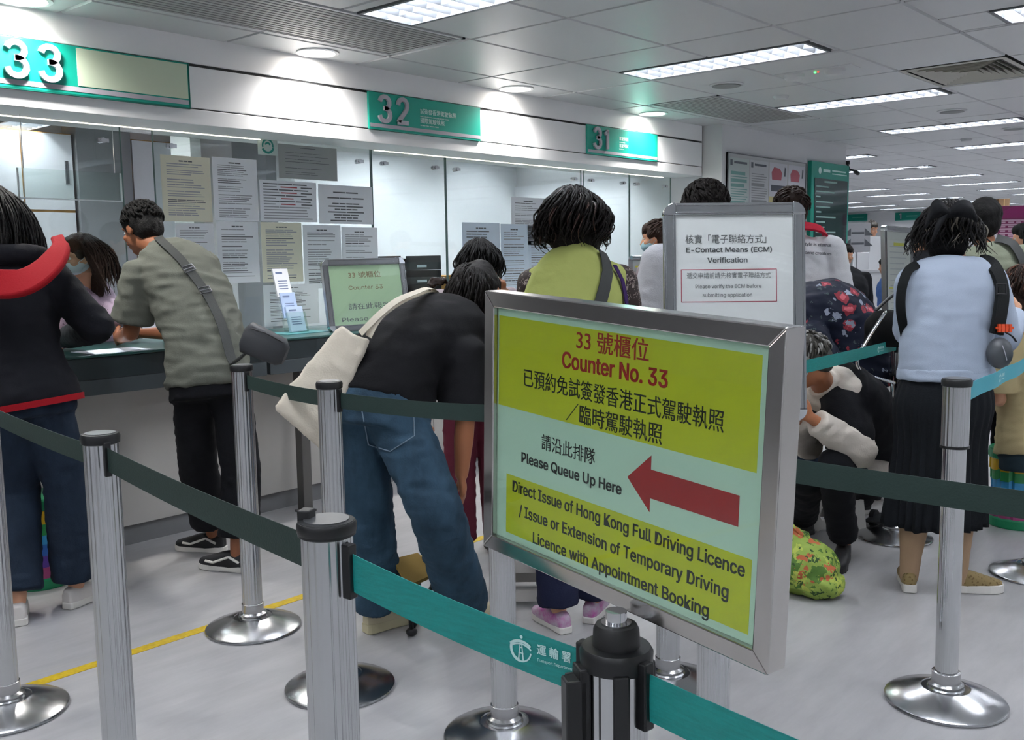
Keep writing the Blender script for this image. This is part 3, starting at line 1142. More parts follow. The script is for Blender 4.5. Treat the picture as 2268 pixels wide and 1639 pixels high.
def belt(a, b, m, lab, za, zb=None, wid=.05, sag=.006, r=.04, logos=(), lh=.034, flip=False, group='belts between the queue posts', wave=0):
    """woven strap from post a to post b, hanging on edge; logos: positions along it"""
    zb = za if zb is None else zb
    A, B = V((a[0], a[1], 0)), V((b[0], b[1], 0))
    d = (B - A).normalized()
    A += d * r
    B -= d * r
    L = (B - A).length
    nrm = V((d.y, -d.x, 0))
    if nrm.dot(CAM - A) < 0:
        nrm = -nrm
    t = thing('belt', lab, 'queue belt', tuple((A + B) / 2 + V((0, 0, min(za, zb) - wid))), group=group)
    mb = MB()
    n = 28
    vs, fs = [], []

    def P(s, z, o=0):
        zz = za + (zb - za) * s - 4 * sag * s * (1 - s)
        off = wave * math.sin(s * 23) * math.sin(PI * s)
        return A + (B - A) * s + nrm * (o + off) + V((0, 0, zz - wid * z))
    for i in range(n + 1):
        s = i / n
        for (z, o_) in ((0, .0006), (.5, .0012), (1, .0006), (1, -.0006), (.5, -.0012), (0, -.0006)):
            vs.append(P(s, z, o_))
    for i in range(n):
        for k in range(6):
            fs.append((i * 6 + k, i * 6 + (k + 1) % 6, (i + 1) * 6 + (k + 1) % 6, (i + 1) * 6 + k))
    fs += [tuple(range(6)), tuple(range(n * 6, n * 6 + 6))]
    mb.add(vs, fs)
    obj('strap', mb, m, t, smooth=True, auto=60)
    for end, s in ((A, 0), (B, 1)):
        k = MB()
        dd = d if s == 0 else -d
        T = frame_T(P(s, .5) - dd * .004, dd, (0, 0, 1))
        k.box((-.004, -wid / 2 - .012, -.008), (.012, wid / 2 + .012, .008), T)
        obj('end_clip', k, black_pl, t, bevel=.002)
    right = d if d.dot(_r) > 0 else -d
    for s in logos:
        T = frame_T(P(s, .5, .0018), right, (0, 0, 1))
        q = MB()
        k = lh / 2
        # emblem: ring arc, mast and figure

        def arc(cx_, cy_, r0, r1, u0, u1, n=10):
            for i in range(n):
                v0, v1 = u0 + (u1 - u0) * i / n, u0 + (u1 - u0) * (i + 1) / n
                w0 = r1 + (r0 - r1) * math.sin(PI * i / n) if False else r0
                q.quad(*[T @ V((cx_ + rr * math.cos(v) * k, cy_ + rr * math.sin(v) * k, 0)) for rr, v in ((r0, v0), (r1, v0), (r1, v1), (r0, v1))])
        arc(0, 0, .95, .72, math.radians(150), math.radians(262))
        arc(0, 0, .92, .80, math.radians(262), math.radians(352))
        arc(0, -.75 * k, 1.45, 1.25, math.radians(52), math.radians(132))
        arc(0, -.95 * k, 1.42, 1.30, math.radians(50), math.radians(124))
        arc(.05 * k, .92 * k, .13, .0, 0, 2 * PI)
        for x0, x1 in ((-.28, -.14), (.14, .22)):
            q.quad(*[T @ V((x * k, y * k, 0)) for x, y in ((x0, -.85), (x0 + .12, -.85), (x1 * .3 + .05, .55), (x1 * .3 - .03, .55))])
        q.quad(*[T @ V((x * k, y * k, 0)) for x, y in ((-.22, -.3), (.24, -.3), (.2, -.22), (-.18, -.22))])
        q.quad(*[T @ V((x * k, y * k, 0)) for x, y in ((-.14, .1), (.16, .1), (.14, .17), (-.12, .17))])
        obj('emblem', q, belt_ink, t)
        text('運 輸 署', T @ Matrix.Translation((k * 1.35, .0052, 0)), lh * .40, belt_ink, t, off=.0003, ext=.0001, align='LEFT')
        text('Transport Department', T @ Matrix.Translation((k * 1.35, -.0075, 0)), lh * .235, belt_ink, t, ext=.0001, align='LEFT')
    return t


pos = {k: (o.location.x, o.location.y) for k, o in PP.items()}
belt(pos['P1'], pos['P2'], belt_dark, 'dark green belt at far left running to the left foreground post', .985, .985)
belt(pos['P2'], pos['P5'], belt_dark, 'dark green belt from the left foreground post to the front capped post', .992, .992, .054)
belt(pos['P5'], pos['P6'], belt_teal, 'teal belt with white emblem between the two front posts', .985, .930, .056, logos=(.765,), r=.044, lh=.036)
belt(pos['P6'], (P6[0] + .75, P6[1] - .10), belt_teal, 'teal belt running from the sign post to the bottom right edge', .928, .925, .056, r=.044)
belt(pos['P3'], pos['P4'], belt_dark, 'short dark belt between the post on the yellow line and its neighbour', .985)
belt(pos['P4'], pos['P7'], belt_dark, 'dark green belt crossing the hips of the bent man', .985)
belt(pos['P9'], (.1, 1.915), belt_dark, 'dark green belt running from behind the sign across the black skirt', .972, .972, .052)
belt(pos['P8'], pos['P11'], belt_teal, 'teal belt with emblems beside the crouching elderly person', .985, .985, .052, logos=(.42, .88), lh=.03)
belt(pos['P10'], pos['P12'], belt_sky, 'light teal belt going from the sleeved post to the right edge', .99, .99, .055, logos=(.4, .75), lh=.034, wave=.004)
# yellow floor line
yl = MB(); yl.box((-3.33, -3, .0002), (-3.28, 7.5, .0012)); tag(obj('floor_line', yl, mat('yellow_tape', '#c2a51c', .5, vary=(40, '#a88d18', (1, 1, 1)))), 'yellow tape line on the floor in front of the counters', 'floor line')

# ================================================================== THE YELLOW SIGN
SG = [V((-0.917, 0.970, 1.357)), V((-0.435, 0.886, 1.329)), V((-0.432, 0.887, 0.970)), V((-0.909, 0.977, 0.998))]
for i, p in enumerate(((1057, 643), (1724, 724), (1718, 1508), (1085, 1213))):
    dep = (SG[i] - V((0, 0, 1.40))).dot(_f)
    SG[i] = at(*p, dep)
O_ = SG[3]
Rt = ((SG[2] - SG[3]) + (SG[1] - SG[0])) / 2
Up = ((SG[0] - SG[3]) + (SG[1] - SG[2])) / 2
SW, SH = Rt.length, Up.length
T = frame_T((SG[0] + SG[1] + SG[2] + SG[3]) / 4, Rt, Up)
t = thing('queue_sign', 'large yellow and mint sign for counter 33 in a steel frame', 'sign', tuple((SG[2] + SG[3]) / 2))
bwid, dp = .021, .030
hw, hh = SW / 2, SH / 2
for nm, poly in (('frame_top', [(-hw, hh), (hw, hh), (hw - bwid, hh - bwid), (-hw + bwid, hh - bwid)]), ('frame_bottom', [(-hw + bwid, -hh + bwid), (hw - bwid, -hh + bwid), (hw, -hh), (-hw, -hh)]),
                 ('frame_left', [(-hw, hh), (-hw + bwid, hh - bwid), (-hw + bwid, -hh + bwid), (-hw, -hh)]), ('frame_right', [(hw - bwid, hh - bwid), (hw, hh), (hw, -hh), (hw - bwid, -hh + bwid)])):
    m = MB(); m.prism(poly, -dp, 0, T)
    obj(nm, m, mat('sign_steel', '#c4c0bd', .16, metal=1.0), t, bevel=.0015)
m = MB(); m.box((-hw + bwid - .002, -hh + bwid - .002, -.016), (hw - bwid + .002, hh - bwid + .002, -.0085), T)
mint = mat('mint_paper', '#bfe0c9', .5)
face = obj('poster', m, mint, t)
yel = mat('lime_yellow_print', '#c0cb20', .5)
iw, ih = hw - bwid, hh - bwid


def sg(px, py):
    """point of the photo's sign face in the sign's own plane"""
    n = T.to_3x3().col[2]
    d = ray(px, py)
    o_ = T.translation - n * .0085
    s = (o_ - CAM).dot(n) / d.dot(n)
    return T.inverted() @ (CAM + d * s)


def sgrect(tl, br):
    a, b = sg(*tl), sg(*br)
    return a.x, b.y, b.x, a.y


c1, c2 = sg(1106, 698), sg(1676, 1048)
c3, c4 = sg(1122, 1048), sg(1675, 1414)
m = MB(); zf = -.0085
m.box((c1.x, c2.y, zf), (c2.x, c1.y, zf + .0002), T); m.box((c3.x, c4.y, zf), (c2.x, c3.y, zf + .0002), T)
obj('yellow_band', m, yel, t)
red = mat('sign_red', '#a31d1d', .5)
inkb = mat('sign_ink', '#1d2620', .5)
# arrow
ax0, ax1, axm = sg(1390, 1055).x, sg(1637, 1130).x, sg(1441, 1070).x
am = sg(1390, 1055).y
at_, ab_ = sg(1440, 1008).y, sg(1442, 1135).y
bt_, bb_ = sg(1637, 1095).y, sg(1637, 1165).y
mid = (at_ + ab_) / 2
hb = (bt_ - bb_) / 2
m = MB(); m.prism([(ax0, mid), (axm, ab_), (axm, mid - hb), (ax1, mid - hb), (ax1, mid + hb), (axm, mid + hb), (axm, at_)], zf + .0001, zf + .0005, T)
obj('arrow', m, red, t)
LN2 = [('33 號櫃位', (1356, 768), (1277, 1437), red, .028, .0003), ('Counter No. 33', (1362, 818), (1246, 1480), red, .028, .0012),
       ('已預約免試簽發香港正式駕駛執照', (1380, 888), (1160, 1603), inkb, .026, .00012), ('／臨時駕駛執照', (1362, 940), (1255, 1467), inkb, .026, .00012),
       ('請沿此排隊', (1258, 998), (1200, 1318), inkb, .022, .0001), ('Please Queue Up Here', (1266, 1048), (1155, 1377), inkb, .019, .0008),
       ('Direct Issue of Hong Kong Full Driving Licence', (1395, 1170), (1135, 1652), inkb, .0215, .00075), ('/ Issue or Extension of Temporary Driving', (1385, 1222), (1150, 1617), inkb, .0215, .00075),
       ('Licence with Appointment Booking', (1378, 1273), (1180, 1572), inkb, .0215, .00075)]
for s, c, (xa, xb), mm, sz, off in LN2:
    # line of the row on the paper: its centre and its two ends
    cc = sg(*c)
    xl = sg(xa, c[1] - (c[0] - xa) * .2).x
    xr = sg(xb, c[1] + (xb - c[0]) * .2).x
    lat = s[0] in 'CPDL/'
    text(s, T @ Matrix.Translation(((xl + xr) / 2, cc.y, zf + .0004)), sz * (1.55 if lat else 1.0), mm, t, off=off * .62, ext=.0001, fit=xr - xl)
m = MB(); m.box((-iw, -ih, -.0074), (iw, ih, -.0060), T); obj('clear_cover', m, glass_mat('clear_cover', '#fafcfb', .8), t)
m = MB(); m.box((-iw, -ih, -.026), (iw, ih, -.018), T); obj('back_panel', m, offwhite, t)
m = MB(); pb = (SG[2] + SG[3]) / 2
foot = V((P6[0], P6[1], H6 + .03))
tb = T @ V((0, -hh + .005, -dp / 2))
m.tube([(P6[0], P6[1], H6 + .02), (P6[0], P6[1], H6 + .2 if False else tb.z + .0)], .0125, 20)
obj('stem', m, chrome, t, smooth=True, auto=40)
# ================================================================== PEOPLE
def remesh(mb, vox, smooth=6, disp=None, name='m'):
    """joins the overlapping shapes of mb into one continuous surface"""
    me = mb.mesh(name)
    o = bpy.data.objects.new('tmp', me)
    COL.objects.link(o)
    r = o.modifiers.new('r', 'REMESH')
    r.mode = 'VOXEL'
    r.voxel_size = vox
    r.adaptivity = 0
    if smooth:
        s = o.modifiers.new('s', 'SMOOTH')
        s.factor = 0.5
        s.iterations = smooth
    bpy.context.view_layer.update()
    out = bpy.data.meshes.new_from_object(o.evaluated_get(bpy.context.evaluated_depsgraph_get()))
    bpy.data.objects.remove(o)
    bpy.data.meshes.remove(me)
    if disp:
        out.update()
        ns = [v.normal.copy() for v in out.vertices]
        for v, n in zip(out.vertices, ns):
            v.co += n * disp(v.co)
    out.shade_smooth()
    return out


def wrinkle(amp=.006, f=(9, 9, 16), seed=0):
    o = V((seed * 3.1, seed * 1.7, seed))

    def fn(co):
        p = V((co.x * f[0], co.y * f[1], co.z * f[2])) + o
        a = noise.noise(p)
        b = noise.noise(p * 2.3)
        return amp * ((1 - abs(a) * 2.2) * .6 + b * .5)
    return fn


SKIN = {'light': mat('skin_light', '#c99678', .5, spec=.35), 'mid': mat('skin_mid', '#a86d4c', .5, spec=.35), 'tan': mat('skin_tan', '#8f5b40', .5, spec=.35)}
HAIR = {'black': mat('hair_black', '#0d0c0c', .58, spec=.22, bump=(240, .5)), 'brown': mat('hair_brown', '#2a1b14', .58, spec=.22, bump=(240, .5)), 'dark': mat('hair_dark_brown', '#15100e', .58, spec=.22, bump=(240, .5)), 'grey': mat('hair_grey', '#45423d', .6, spec=.25), 'white': mat('hair_silver', '#8b8985', .5)}
eye_w = mat('eye_white', '#d8d4cf', .3)
eye_d = mat('eye_iris', '#1a1310', .2)


def std(h, w=1.0):
    """standing joints, feet on z=0, facing +Y"""
    k = h
    J = dict(pelvis=(0, 0, .525 * k), waist=(0, .0, .61 * k), chest=(0, -.005, .735 * k), neck=(0, -.012, .835 * k), head=(0, .012, .925 * k))
    for s, n in ((-1, 'L'), (1, 'R')):
        J['sh' + n] = (s * .112 * k * w, -.012, .805 * k)
        J['el' + n] = (s * .142 * k * w, -.02, .63 * k)
        J['wr' + n] = (s * .150 * k * w, .03, .48 * k)
        J['hip' + n] = (s * .052 * k, 0, .50 * k)
        J['kn' + n] = (s * .056 * k, .012, .275 * k)
        J['an' + n] = (s * .058 * k, -.015, .05 * k)
    return {a: V(b) for a, b in J.items()}


def place(J, loc, hd):
    """joints to world; hd = heading in degrees (0 = +Y, 90 = -X)"""
    R = Matrix.Rotation(math.radians(hd), 4, 'Z')
    T = Matrix.Translation(V((loc[0], loc[1], loc[2] if len(loc) > 2 else 0))) @ R
    return {a: T @ b for a, b in J.items()}


def dirv(hd, pitch=0):
    a, p = math.radians(hd), math.radians(pitch)
    return V((-math.sin(a) * math.cos(p), math.cos(a) * math.cos(p), math.sin(p)))


def cr(p, s):
    """Catmull-Rom through a list"""
    n = len(p) - 1
    s = min(max(s, 0), 1) * n
    i = min(int(s), n - 1)
    t = s - i
    p0, p1, p2, p3 = p[max(i - 1, 0)], p[i], p[i + 1], p[min(i + 2, n)]
    return 0.5 * ((2 * p1) + (p2 - p0) * t + (2 * p0 - 5 * p1 + 4 * p2 - p3) * t * t + (3 * p1 - p0 - 3 * p2 + p3) * t ** 3)


class Person:
    def __init__(s, J, h, label, hf=None, hu=None, skin='light', girth=1.0):
        s.J, s.h, s.k, s.g = J, h, h / 1.7, girth
        base = (J['anL'] + J['anR']) / 2
        s.root = thing('person', label, 'person', (base.x, base.y, 0))
        s.skin = SKIN[skin]
        s.spine = [J['pelvis'], J['waist'], J['chest'], J['neck']]
        s.Rh = (J['hipR'] - J['hipL']).normalized()
        s.Rs = (J['shR'] - J['shL']).normalized()
        s.hf = (hf or s.Rs.cross(V((0, 0, 1))) * -1)
        s.hf = s.hf.normalized()
        hu = hu or V((0, 0, 1))
        s.hr = s.hf.cross(hu).normalized()
        s.hu = s.hr.cross(s.hf).normalized()
        s.HR = Matrix((s.hr, s.hf, s.hu)).transposed()

    def frame(s, u):
        """centre, right, forward on the spine, u from 0 (pelvis) to 1 (neck base); may run below 0"""
        uu = max(u, 0)
        c = cr(s.spine, uu)
        t = (cr(s.spine, min(uu + .02, 1)) - cr(s.spine, max(uu - .02, 0))).normalized()
        if u < 0:
            t = (t + V((0, 0, 1))).normalized() if t.z > .7 else t
            c = c + t * u * (s.J['neck'] - s.J['pelvis']).length
        R = s.Rh.lerp(s.Rs, uu)
        R = (R - t * R.dot(t)).normalized()
        return c, R, t.cross(R) if False else (t.cross(R)).normalized()

    PROF = [(-.14, .160, .112), (0, .168, .118), (.2, .150, .104), (.38, .142, .100), (.55, .155, .110), (.72, .172, .118), (.86, .160, .105), (.94, .105, .085), (1.0, .062, .064)]

    def width(s, u, prof=None):
        P = prof or s.PROF
        if u <= P[0][0]:
            return P[0][1], P[0][2]
        for (a, b) in zip(P, P[1:]):
            if a[0] <= u <= b[0]:
                t = (u - a[0]) / (b[0] - a[0])
                return a[1] + (b[1] - a[1]) * t, a[2] + (b[2] - a[2]) * t
        return P[-1][1], P[-1][2]

    def torso(s, mb, u0, u1, inf=0., prof=None, n=14, pw=2.3, scale=1.0):
        secs = []
        for i in range(n + 1):
            u = u0 + (u1 - u0) * i / n
            c, R, F = s.frame(u)
            a, b = s.width(u, prof)
            secs.append((c, R, F, a * s.k * s.g * scale + inf, b * s.k * s.g * scale + inf))
        mb.loft(secs, 32, pw)

    def surf(s, u, deg, off=0.0, prof=None, inf=0.0):
        """point on the torso; deg 0 = right side, 90 = front, 270 = back"""
        c, R, F = s.frame(u)
        a, b = s.width(u, prof)
        a, b = a * s.k * s.g + inf + off, b * s.k * s.g + inf + off
        t = math.radians(deg)
        ct, st = math.cos(t), math.sin(t)
        e = 2 / 2.3
        p = c + R * (a * math.copysign(abs(ct) ** e, ct)) + F * (b * math.copysign(abs(st) ** e, st))
        nn = (R * ct / a + F * st / b).normalized()
        return p, nn

    def hand(s, mb, side, d=None, palm=None, curl=.35):
        J, k = s.J, s.k
        w = J['wr' + side]
        d = (d or (w - J['el' + side])).normalized()
        pn = palm or (s.Rs * (1 if side == 'L' else -1))
        pn = (pn - d * pn.dot(d)).normalized()
        ac = d.cross(pn) * (1 if side == 'R' else -1)     # towards the thumb
        for q, (o, L, r) in enumerate(((.030, .074, .0098), (.010, .082, .0102), (-.010, .076, .0098), (-.028, .060, .0088))):
            o, L = o * k * .92, L * k
            r = r * k * .95
            a = w + ac * o * .6 + d * .012
            b = w + d * (.082 - .006 * abs(q - 1)) * k + ac * o
            mb.cap(a, b, .0125 * k, .0115 * k, 10)
            p = b
            dd = d.copy()
            for sg, fr in enumerate((.45, .32, .23)):
                c = curl * (.7 + .35 * sg) + .06 * q
                dd = (dd * math.cos(c) + pn * math.sin(c)).normalized()
                e = p + dd * L * fr
                mb.cap(p, e, r, r * .9, 10)
                p = e
                r *= .93
        a = w + ac * .018 * k + d * .018
        b = a + (d * .55 + ac * .7 + pn * .35).normalized() * .040 * k
        mb.cap(a, b, .0135 * k, .012 * k, 10)
        c = b + (d * .85 + ac * .3 + pn * .4).normalized() * .030 * k
        mb.cap(b, c, .011 * k, .0098 * k, 10)
        mb.cap(c, c + (d * .9 + pn * .45).normalized() * .024 * k, .0098 * k, .0085 * k, 10)
        mb.ell(w + d * .045 * k, (.036 * k, .036 * k, .016 * k), Matrix((ac, d, pn)).transposed(), 14, 10)

    def body(s, vox=.0065, hands=(), hk=None):
        J, k = s.J, s.k
        mb = MB()
        s.torso(mb, -.02, .97, -.014)
        mb.chain([J['neck'] - s.hf * .0, J['head'] - s.hu * .075 * k - s.hf * .012], [.058 * k, .052 * k])
        H = lambda x, y, z: J['head'] + (s.hr * x + s.hf * y + s.hu * z) * k
        mb.ell(H(0, -.008, .025), (.074 * k, .094 * k, .088 * k), s.HR, 24, 16)
        mb.ell(H(0, .018, -.035), (.060 * k, .072 * k, .080 * k), s.HR, 20, 14)
        mb.ell(H(0, .055, -.088), (.030 * k, .026 * k, .024 * k), s.HR)
        mb.cap(H(0, .088, .005), H(0, .106, -.030), .010 * k, .0145 * k, 10)
        for x in (-1, 1):
            mb.ell(H(x * .074, -.004, -.008), (.009 * k, .021 * k, .033 * k), s.HR)
            mb.ell(H(x * .040, .062, -.025), (.022 * k, .020 * k, .020 * k), s.HR)
            mb.cap(H(x * .012, .083, .028), H(x * .046, .072, .026), .009 * k, .008 * k, 8)
        mb.cap(H(-.02, .083, -.058), H(.02, .083, -.058), .008 * k, .008 * k, 8)
        mb.cap(H(-.016, .082, -.068), H(.016, .082, -.068), .008 * k, .008 * k, 8)
        for n in 'LR':
            mb.chain([cr(s.spine, .84), J['sh' + n], J['sh' + n].lerp(J['el' + n], .45), J['el' + n], J['el' + n].lerp(J['wr' + n], .35), J['wr' + n]],
                     [.05 * k, .050 * k, .045 * k, .037 * k, .037 * k, .026 * k])
            a = dict(hk or {}).get(n, {})
            s.hand(mb, n, **a)
            mb.chain([J['hip' + n], J['kn' + n], J['kn' + n].lerp(J['an' + n], .35), J['an' + n]], [.072 * k, .048 * k, .048 * k, .033 * k])
            f = s.foot_dir(n)
            mb.chain([J['an' + n] - V((0, 0, .025 * k)), J['an' + n] + f * .12 * k - V((0, 0, .032 * k))], [.026 * k, .016 * k])
        me = remesh(mb, vox, 3)
        b = obj('body', me, s.skin, s.root)
        for x in (-1, 1):
            e = MB()
            e.ell(H(x * .033, .0725, .006), (.0115 * k, .008 * k, .0075 * k), s.HR, 10, 8)
            e.k = 1
            e.ell(H(x * .033, .0768, .006), (.0052 * k, .005 * k, .0058 * k), s.HR, 10, 8)
            obj('eye', e, [eye_w, eye_d], b, smooth=True)
        return b

    foot = None

    def foot_dir(s, n):
        if s.foot and n in s.foot:
            return s.foot[n].normalized()
        F = V((0, 0, 1)).cross(s.Rh)
        F.z = 0
        return F.normalized()

    # ---------------------------------------------------------------- clothes
    def top(s, m, u0=-.1, u1=.955, sleeve=.5, inf=.02, prof=None, name='shirt', sr=(.066, .062, .060), amp=.006, vox=.009, seed=1, f=(9, 9, 16), extra=None, cuff=None, collar=0):
        J, k = s.J, s.k
        mb = MB()
        s.torso(mb, u0, u1, inf, prof)
        if collar:
            c, R, F = s.frame(1.0)
            c0, _, _ = s.frame(.9)
            mb.loft([(c0, R, F, .075 * k, .07 * k), (c + (c - c0) * .25, R, F, .064 * k + collar * .01, .064 * k + collar * .01)], 24)
        for n in 'LR':
            a, b, c = J['sh' + n], J['el' + n], J['wr' + n]
            inn = cr(s.spine, .86)
            pts, rs = [inn, a], [.07 * k * s.g, sr[0] * k]
            if sleeve <= 1:
                e = a.lerp(b, sleeve)
                pts += [a.lerp(b, sleeve * .5), e]
                rs += [(sr[0] + sr[1]) / 2 * k, sr[1] * k]
            else:
                e = b.lerp(c, sleeve - 1)
                pts += [a.lerp(b, .5), b, b.lerp(c, (sleeve - 1) * .5), e]
                rs += [(sr[0] + sr[1]) / 2 * k, sr[1] * k, (sr[1] + sr[2]) / 2 * k, sr[2] * k]
            mb.chain(pts[:-1], rs[:-1])
            # open ended last piece
            d = (pts[-1] - pts[-2]).normalized()
            mb.tube([pts[-2] - d * .02, pts[-2], pts[-1]], [rs[-2] * .9, rs[-2], rs[-1]], 20)
        if extra:
            extra(mb)
        me = remesh(mb, vox, 5, wrinkle(amp, f, seed))
        return obj(name, me, m, s.root)

    def trousers(s, m, rs=(.098, .078, .068), hem=.04, name='trousers', amp=.006, vox=.010, seed=2, u1=.12, inf=.012, f=(10, 10, 18), prof=None):
        J, k = s.J, s.k
        mb = MB()
        s.torso(mb, -.14, u1, inf, prof, n=8)
        for n in 'LR':
            a, b, c = J['hip' + n], J['kn' + n], J['an' + n]
            e = b.lerp(c, 1.0) + (c - b).normalized() * (-hem + .03)
            P = [s.J['pelvis'].lerp(a, .75), a.lerp(b, .35), b, b.lerp(c, .5), e]
            R = [rs[0] * k * s.g * .95, rs[0] * .92 * k * s.g, rs[1] * k, (rs[1] * .5 + rs[2] * .5) * k, rs[2] * k]
            mb.chain(P[:-1], R[:-1], 18)
            d = (P[-1] - P[-2]).normalized()
            mb.tube([P[-2] - d * .02, P[-2], P[-1]], [R[-2] * .92, R[-2], R[-1]], 22)
        me = remesh(mb, vox, 5, wrinkle(amp, f, seed))
        return obj(name, me, m, s.root)

    def skirt(s, m, z0, u1=.22, top_r=None, a0=.30, b0=.24, pleats=26, depth=.010, name='skirt'):
        mb = MB()
        c1, R, F = s.frame(u1)
        a1, b1 = s.width(u1)
        a1, b1 = a1 * s.k * s.g + .008, b1 * s.k * s.g + .008
        secs = []
        n = pleats * 6
        vs, fs = [], []
        m_ = 26
        mid = (s.J['anL'] + s.J['anR']) / 2
        for j in range(m_ + 1):
            t = j / m_
            e = t ** .8
            hipb = .026 * math.exp(-((t - .22) / .16) ** 2)
            c = c1.lerp(V((mid.x, mid.y, z0)), t)
            c = V((c1.x + (mid.x - c1.x) * t, c1.y + (mid.y - c1.y) * t, c1.z + (z0 - c1.z) * t))
            for i in range(n):
                a = 2 * PI * i / n
                w = noise.noise(V((math.cos(a) * 2, math.sin(a) * 2, t * 1.5))) * .018 * t
                pl = depth * (0.02 + t) * (abs(((i / 6.0) % 1) - .5) * 2 - .5) * 2
                aa = a1 + (a0 - a1) * e + hipb + pl + w
                bb = b1 + (b0 - b1) * e + hipb + pl + w
                p = c + R * aa * math.cos(a) + F * bb * math.sin(a)
                if j == m_:
                    p.z += .012 * noise.noise(V((math.cos(a) * 3, math.sin(a) * 3, 4)))
                vs.append(p)
        for j in range(m_):
            for i in range(n):
                k = (i + 1) % n
                fs.append((j * n + i, j * n + k, (j + 1) * n + k, (j + 1) * n + i))
        mb.add(vs, fs)
        o = obj(name, mb, m, s.root, smooth=True, auto=50)
        md = o.modifiers.new('thick', 'SOLIDIFY')
        md.thickness = .004
        return o

    def shoe(s, n, mu, ms, L=.26, style='sneaker', lace=None, d=None, high=0):
        k = s.k
        a = s.J['an' + n]
        f = (d or s.foot_dir(n)).copy()
        f.normalize()
        lat = f.cross(V((0, 0, 1))).normalized()
        up = lat.cross(f).normalized()
        heel = V((a.x, a.y, 0)) - V((f.x, f.y, 0)) * .06 * k
        if d is not None and abs(d.z) > .2:
            heel = a - f * .06 * k - up * .07 * k
        else:
            heel.z = s.J['an' + n].z - .05 * s.h if s.J['an' + n].z > .05 * s.h + .02 else 0
        L *= k
        sole = MB()
        outl = [(0, .024), (.04, .031), (.15, .034), (.35, .033), (.55, .039), (.72, .044), (.86, .040), (.95, .028), (1.0, .010)]
        T = Matrix.Identity(4)
        for i in range(3):
            T[i][0], T[i][1], T[i][2], T[i][3] = f[i], lat[i], up[i], heel[i]
        poly = [(x * L, w * k) for x, w in outl] + [(x * L, -w * k * .9) for x, w in reversed(outl)]
        sh = {'chunky': .040, 'sneaker': .030, 'stripe': .030}.get(style, .022)
        sole.prism(poly, 0.001, sh * k, T)
        up_ = MB()
        secs = []
        for x, w, hgt in ((.01, .022, .070 + high), (.08, .030, .078 + high), (.22, .034, .080 + high), (.38, .036, .086), (.52, .039, .076), (.70, .042, .058), (.86, .037, .044), (.96, .022, .036)):
            c = T @ V((x * L, 0, sh * k * .5 + hgt * k * .42))
            secs.append((c, lat, up, w * k, hgt * k * .52))
        up_.loft(secs, 20, 2.6)
        u = obj('shoe_upper', remesh(up_, .006, 3), mu, s.root)
        o = obj('shoe_sole', sole, ms, s.root, bevel=.004)
        if style == 'stripe':
            for sd in (-1, 1):
                l = MB()
                l.tube([T @ V((x * L, sd * y * k, z * k)) for x, y, z in ((.12, .033, .05), (.3, .038, .075), (.45, .042, .06), (.6, .046, .045), (.75, .047, .05))], .006, 6)
                obj('side_stripe', l, ms, u)
        if lace:
            l = MB()
            for x in (.42, .50, .58, .66):
                z = (.098 - x * .075) * k + sh * k * .3
                l.tube([T @ V((x * L, -.024 * k, z)), T @ V((x * L + .006, 0, z + .009)), T @ V((x * L, .024 * k, z))], .0035, 6)
            obj('laces', l, lace, u)
        return u

    def hair(s, m, style='short', seed=3, wave=.005, length=.2, locks=110, streak=None, vol=1.0, part=None, name='hair'):
        J, k = s.J, s.k
        rng = random.Random(seed)
        H = lambda x, y, z: J['head'] + (s.hr * x + s.hf * y + s.hu * z) * k
        mb = MB()
        v = vol
        mb.ell(H(0, -.022, .036), (.083 * k * v, .098 * k * v, .090 * k * v), s.HR, 24, 16)
        mb.ell(H(0, -.052, -.01), (.072 * k * v, .062 * k * v, .078 * k * v), s.HR, 20, 14)
        mb.ell(H(0, .028, .068), (.066 * k * v, .066 * k * v, .050 * k * v), s.HR, 20, 14)
        for x in (-1, 1):
            mb.ell(H(x * .068, .012, .035), (.016 * k, .030 * k, .042 * k), s.HR)
        dn = V((0, 0, -1))
        if style == 'long':
            mb.loft([(H(0, -.045, .02), s.hr, s.hf, .080 * k * v, .060 * k * v), (H(0, -.062, -.07), s.hr, s.hf, .086 * k * v, .050 * k), (H(0, -.070, -.07) + dn * length * .5, s.hr, s.hf, .088 * k * v, .036 * k), (H(0, -.066, -.07) + dn * length, s.hr, s.hf, .07 * k * v, .018 * k)], 24)
        elif style == 'bob':
            mb.loft([(H(0, -.03, .06), s.hr, s.hf, .090 * k * v, .085 * k * v), (H(0, -.03, -.02), s.hr, s.hf, .100 * k * v, .085 * k * v), (H(0, -.03, -.075), s.hr, s.hf, .108 * k * v, .080 * k * v), (H(0, -.035, -.125), s.hr, s.hf, .085 * k * v, .06 * k * v)], 24)
        elif style == 'tied':
            mb.ell(H(0, -.07, -.04), (.055 * k, .04 * k, .05 * k), s.HR)
        base = remesh(mb, .007, 4, wrinkle(.006, (26, 26, 20), seed))
        for q in base.polygons:
            q.material_index = 0
        # locks lying on the base
        lk = MB()
        lk.v = [tuple(q.co) for q in base.vertices]
        lk.f = [tuple(q.vertices) for q in base.polygons]
        lk.mi = [0] * len(lk.f)
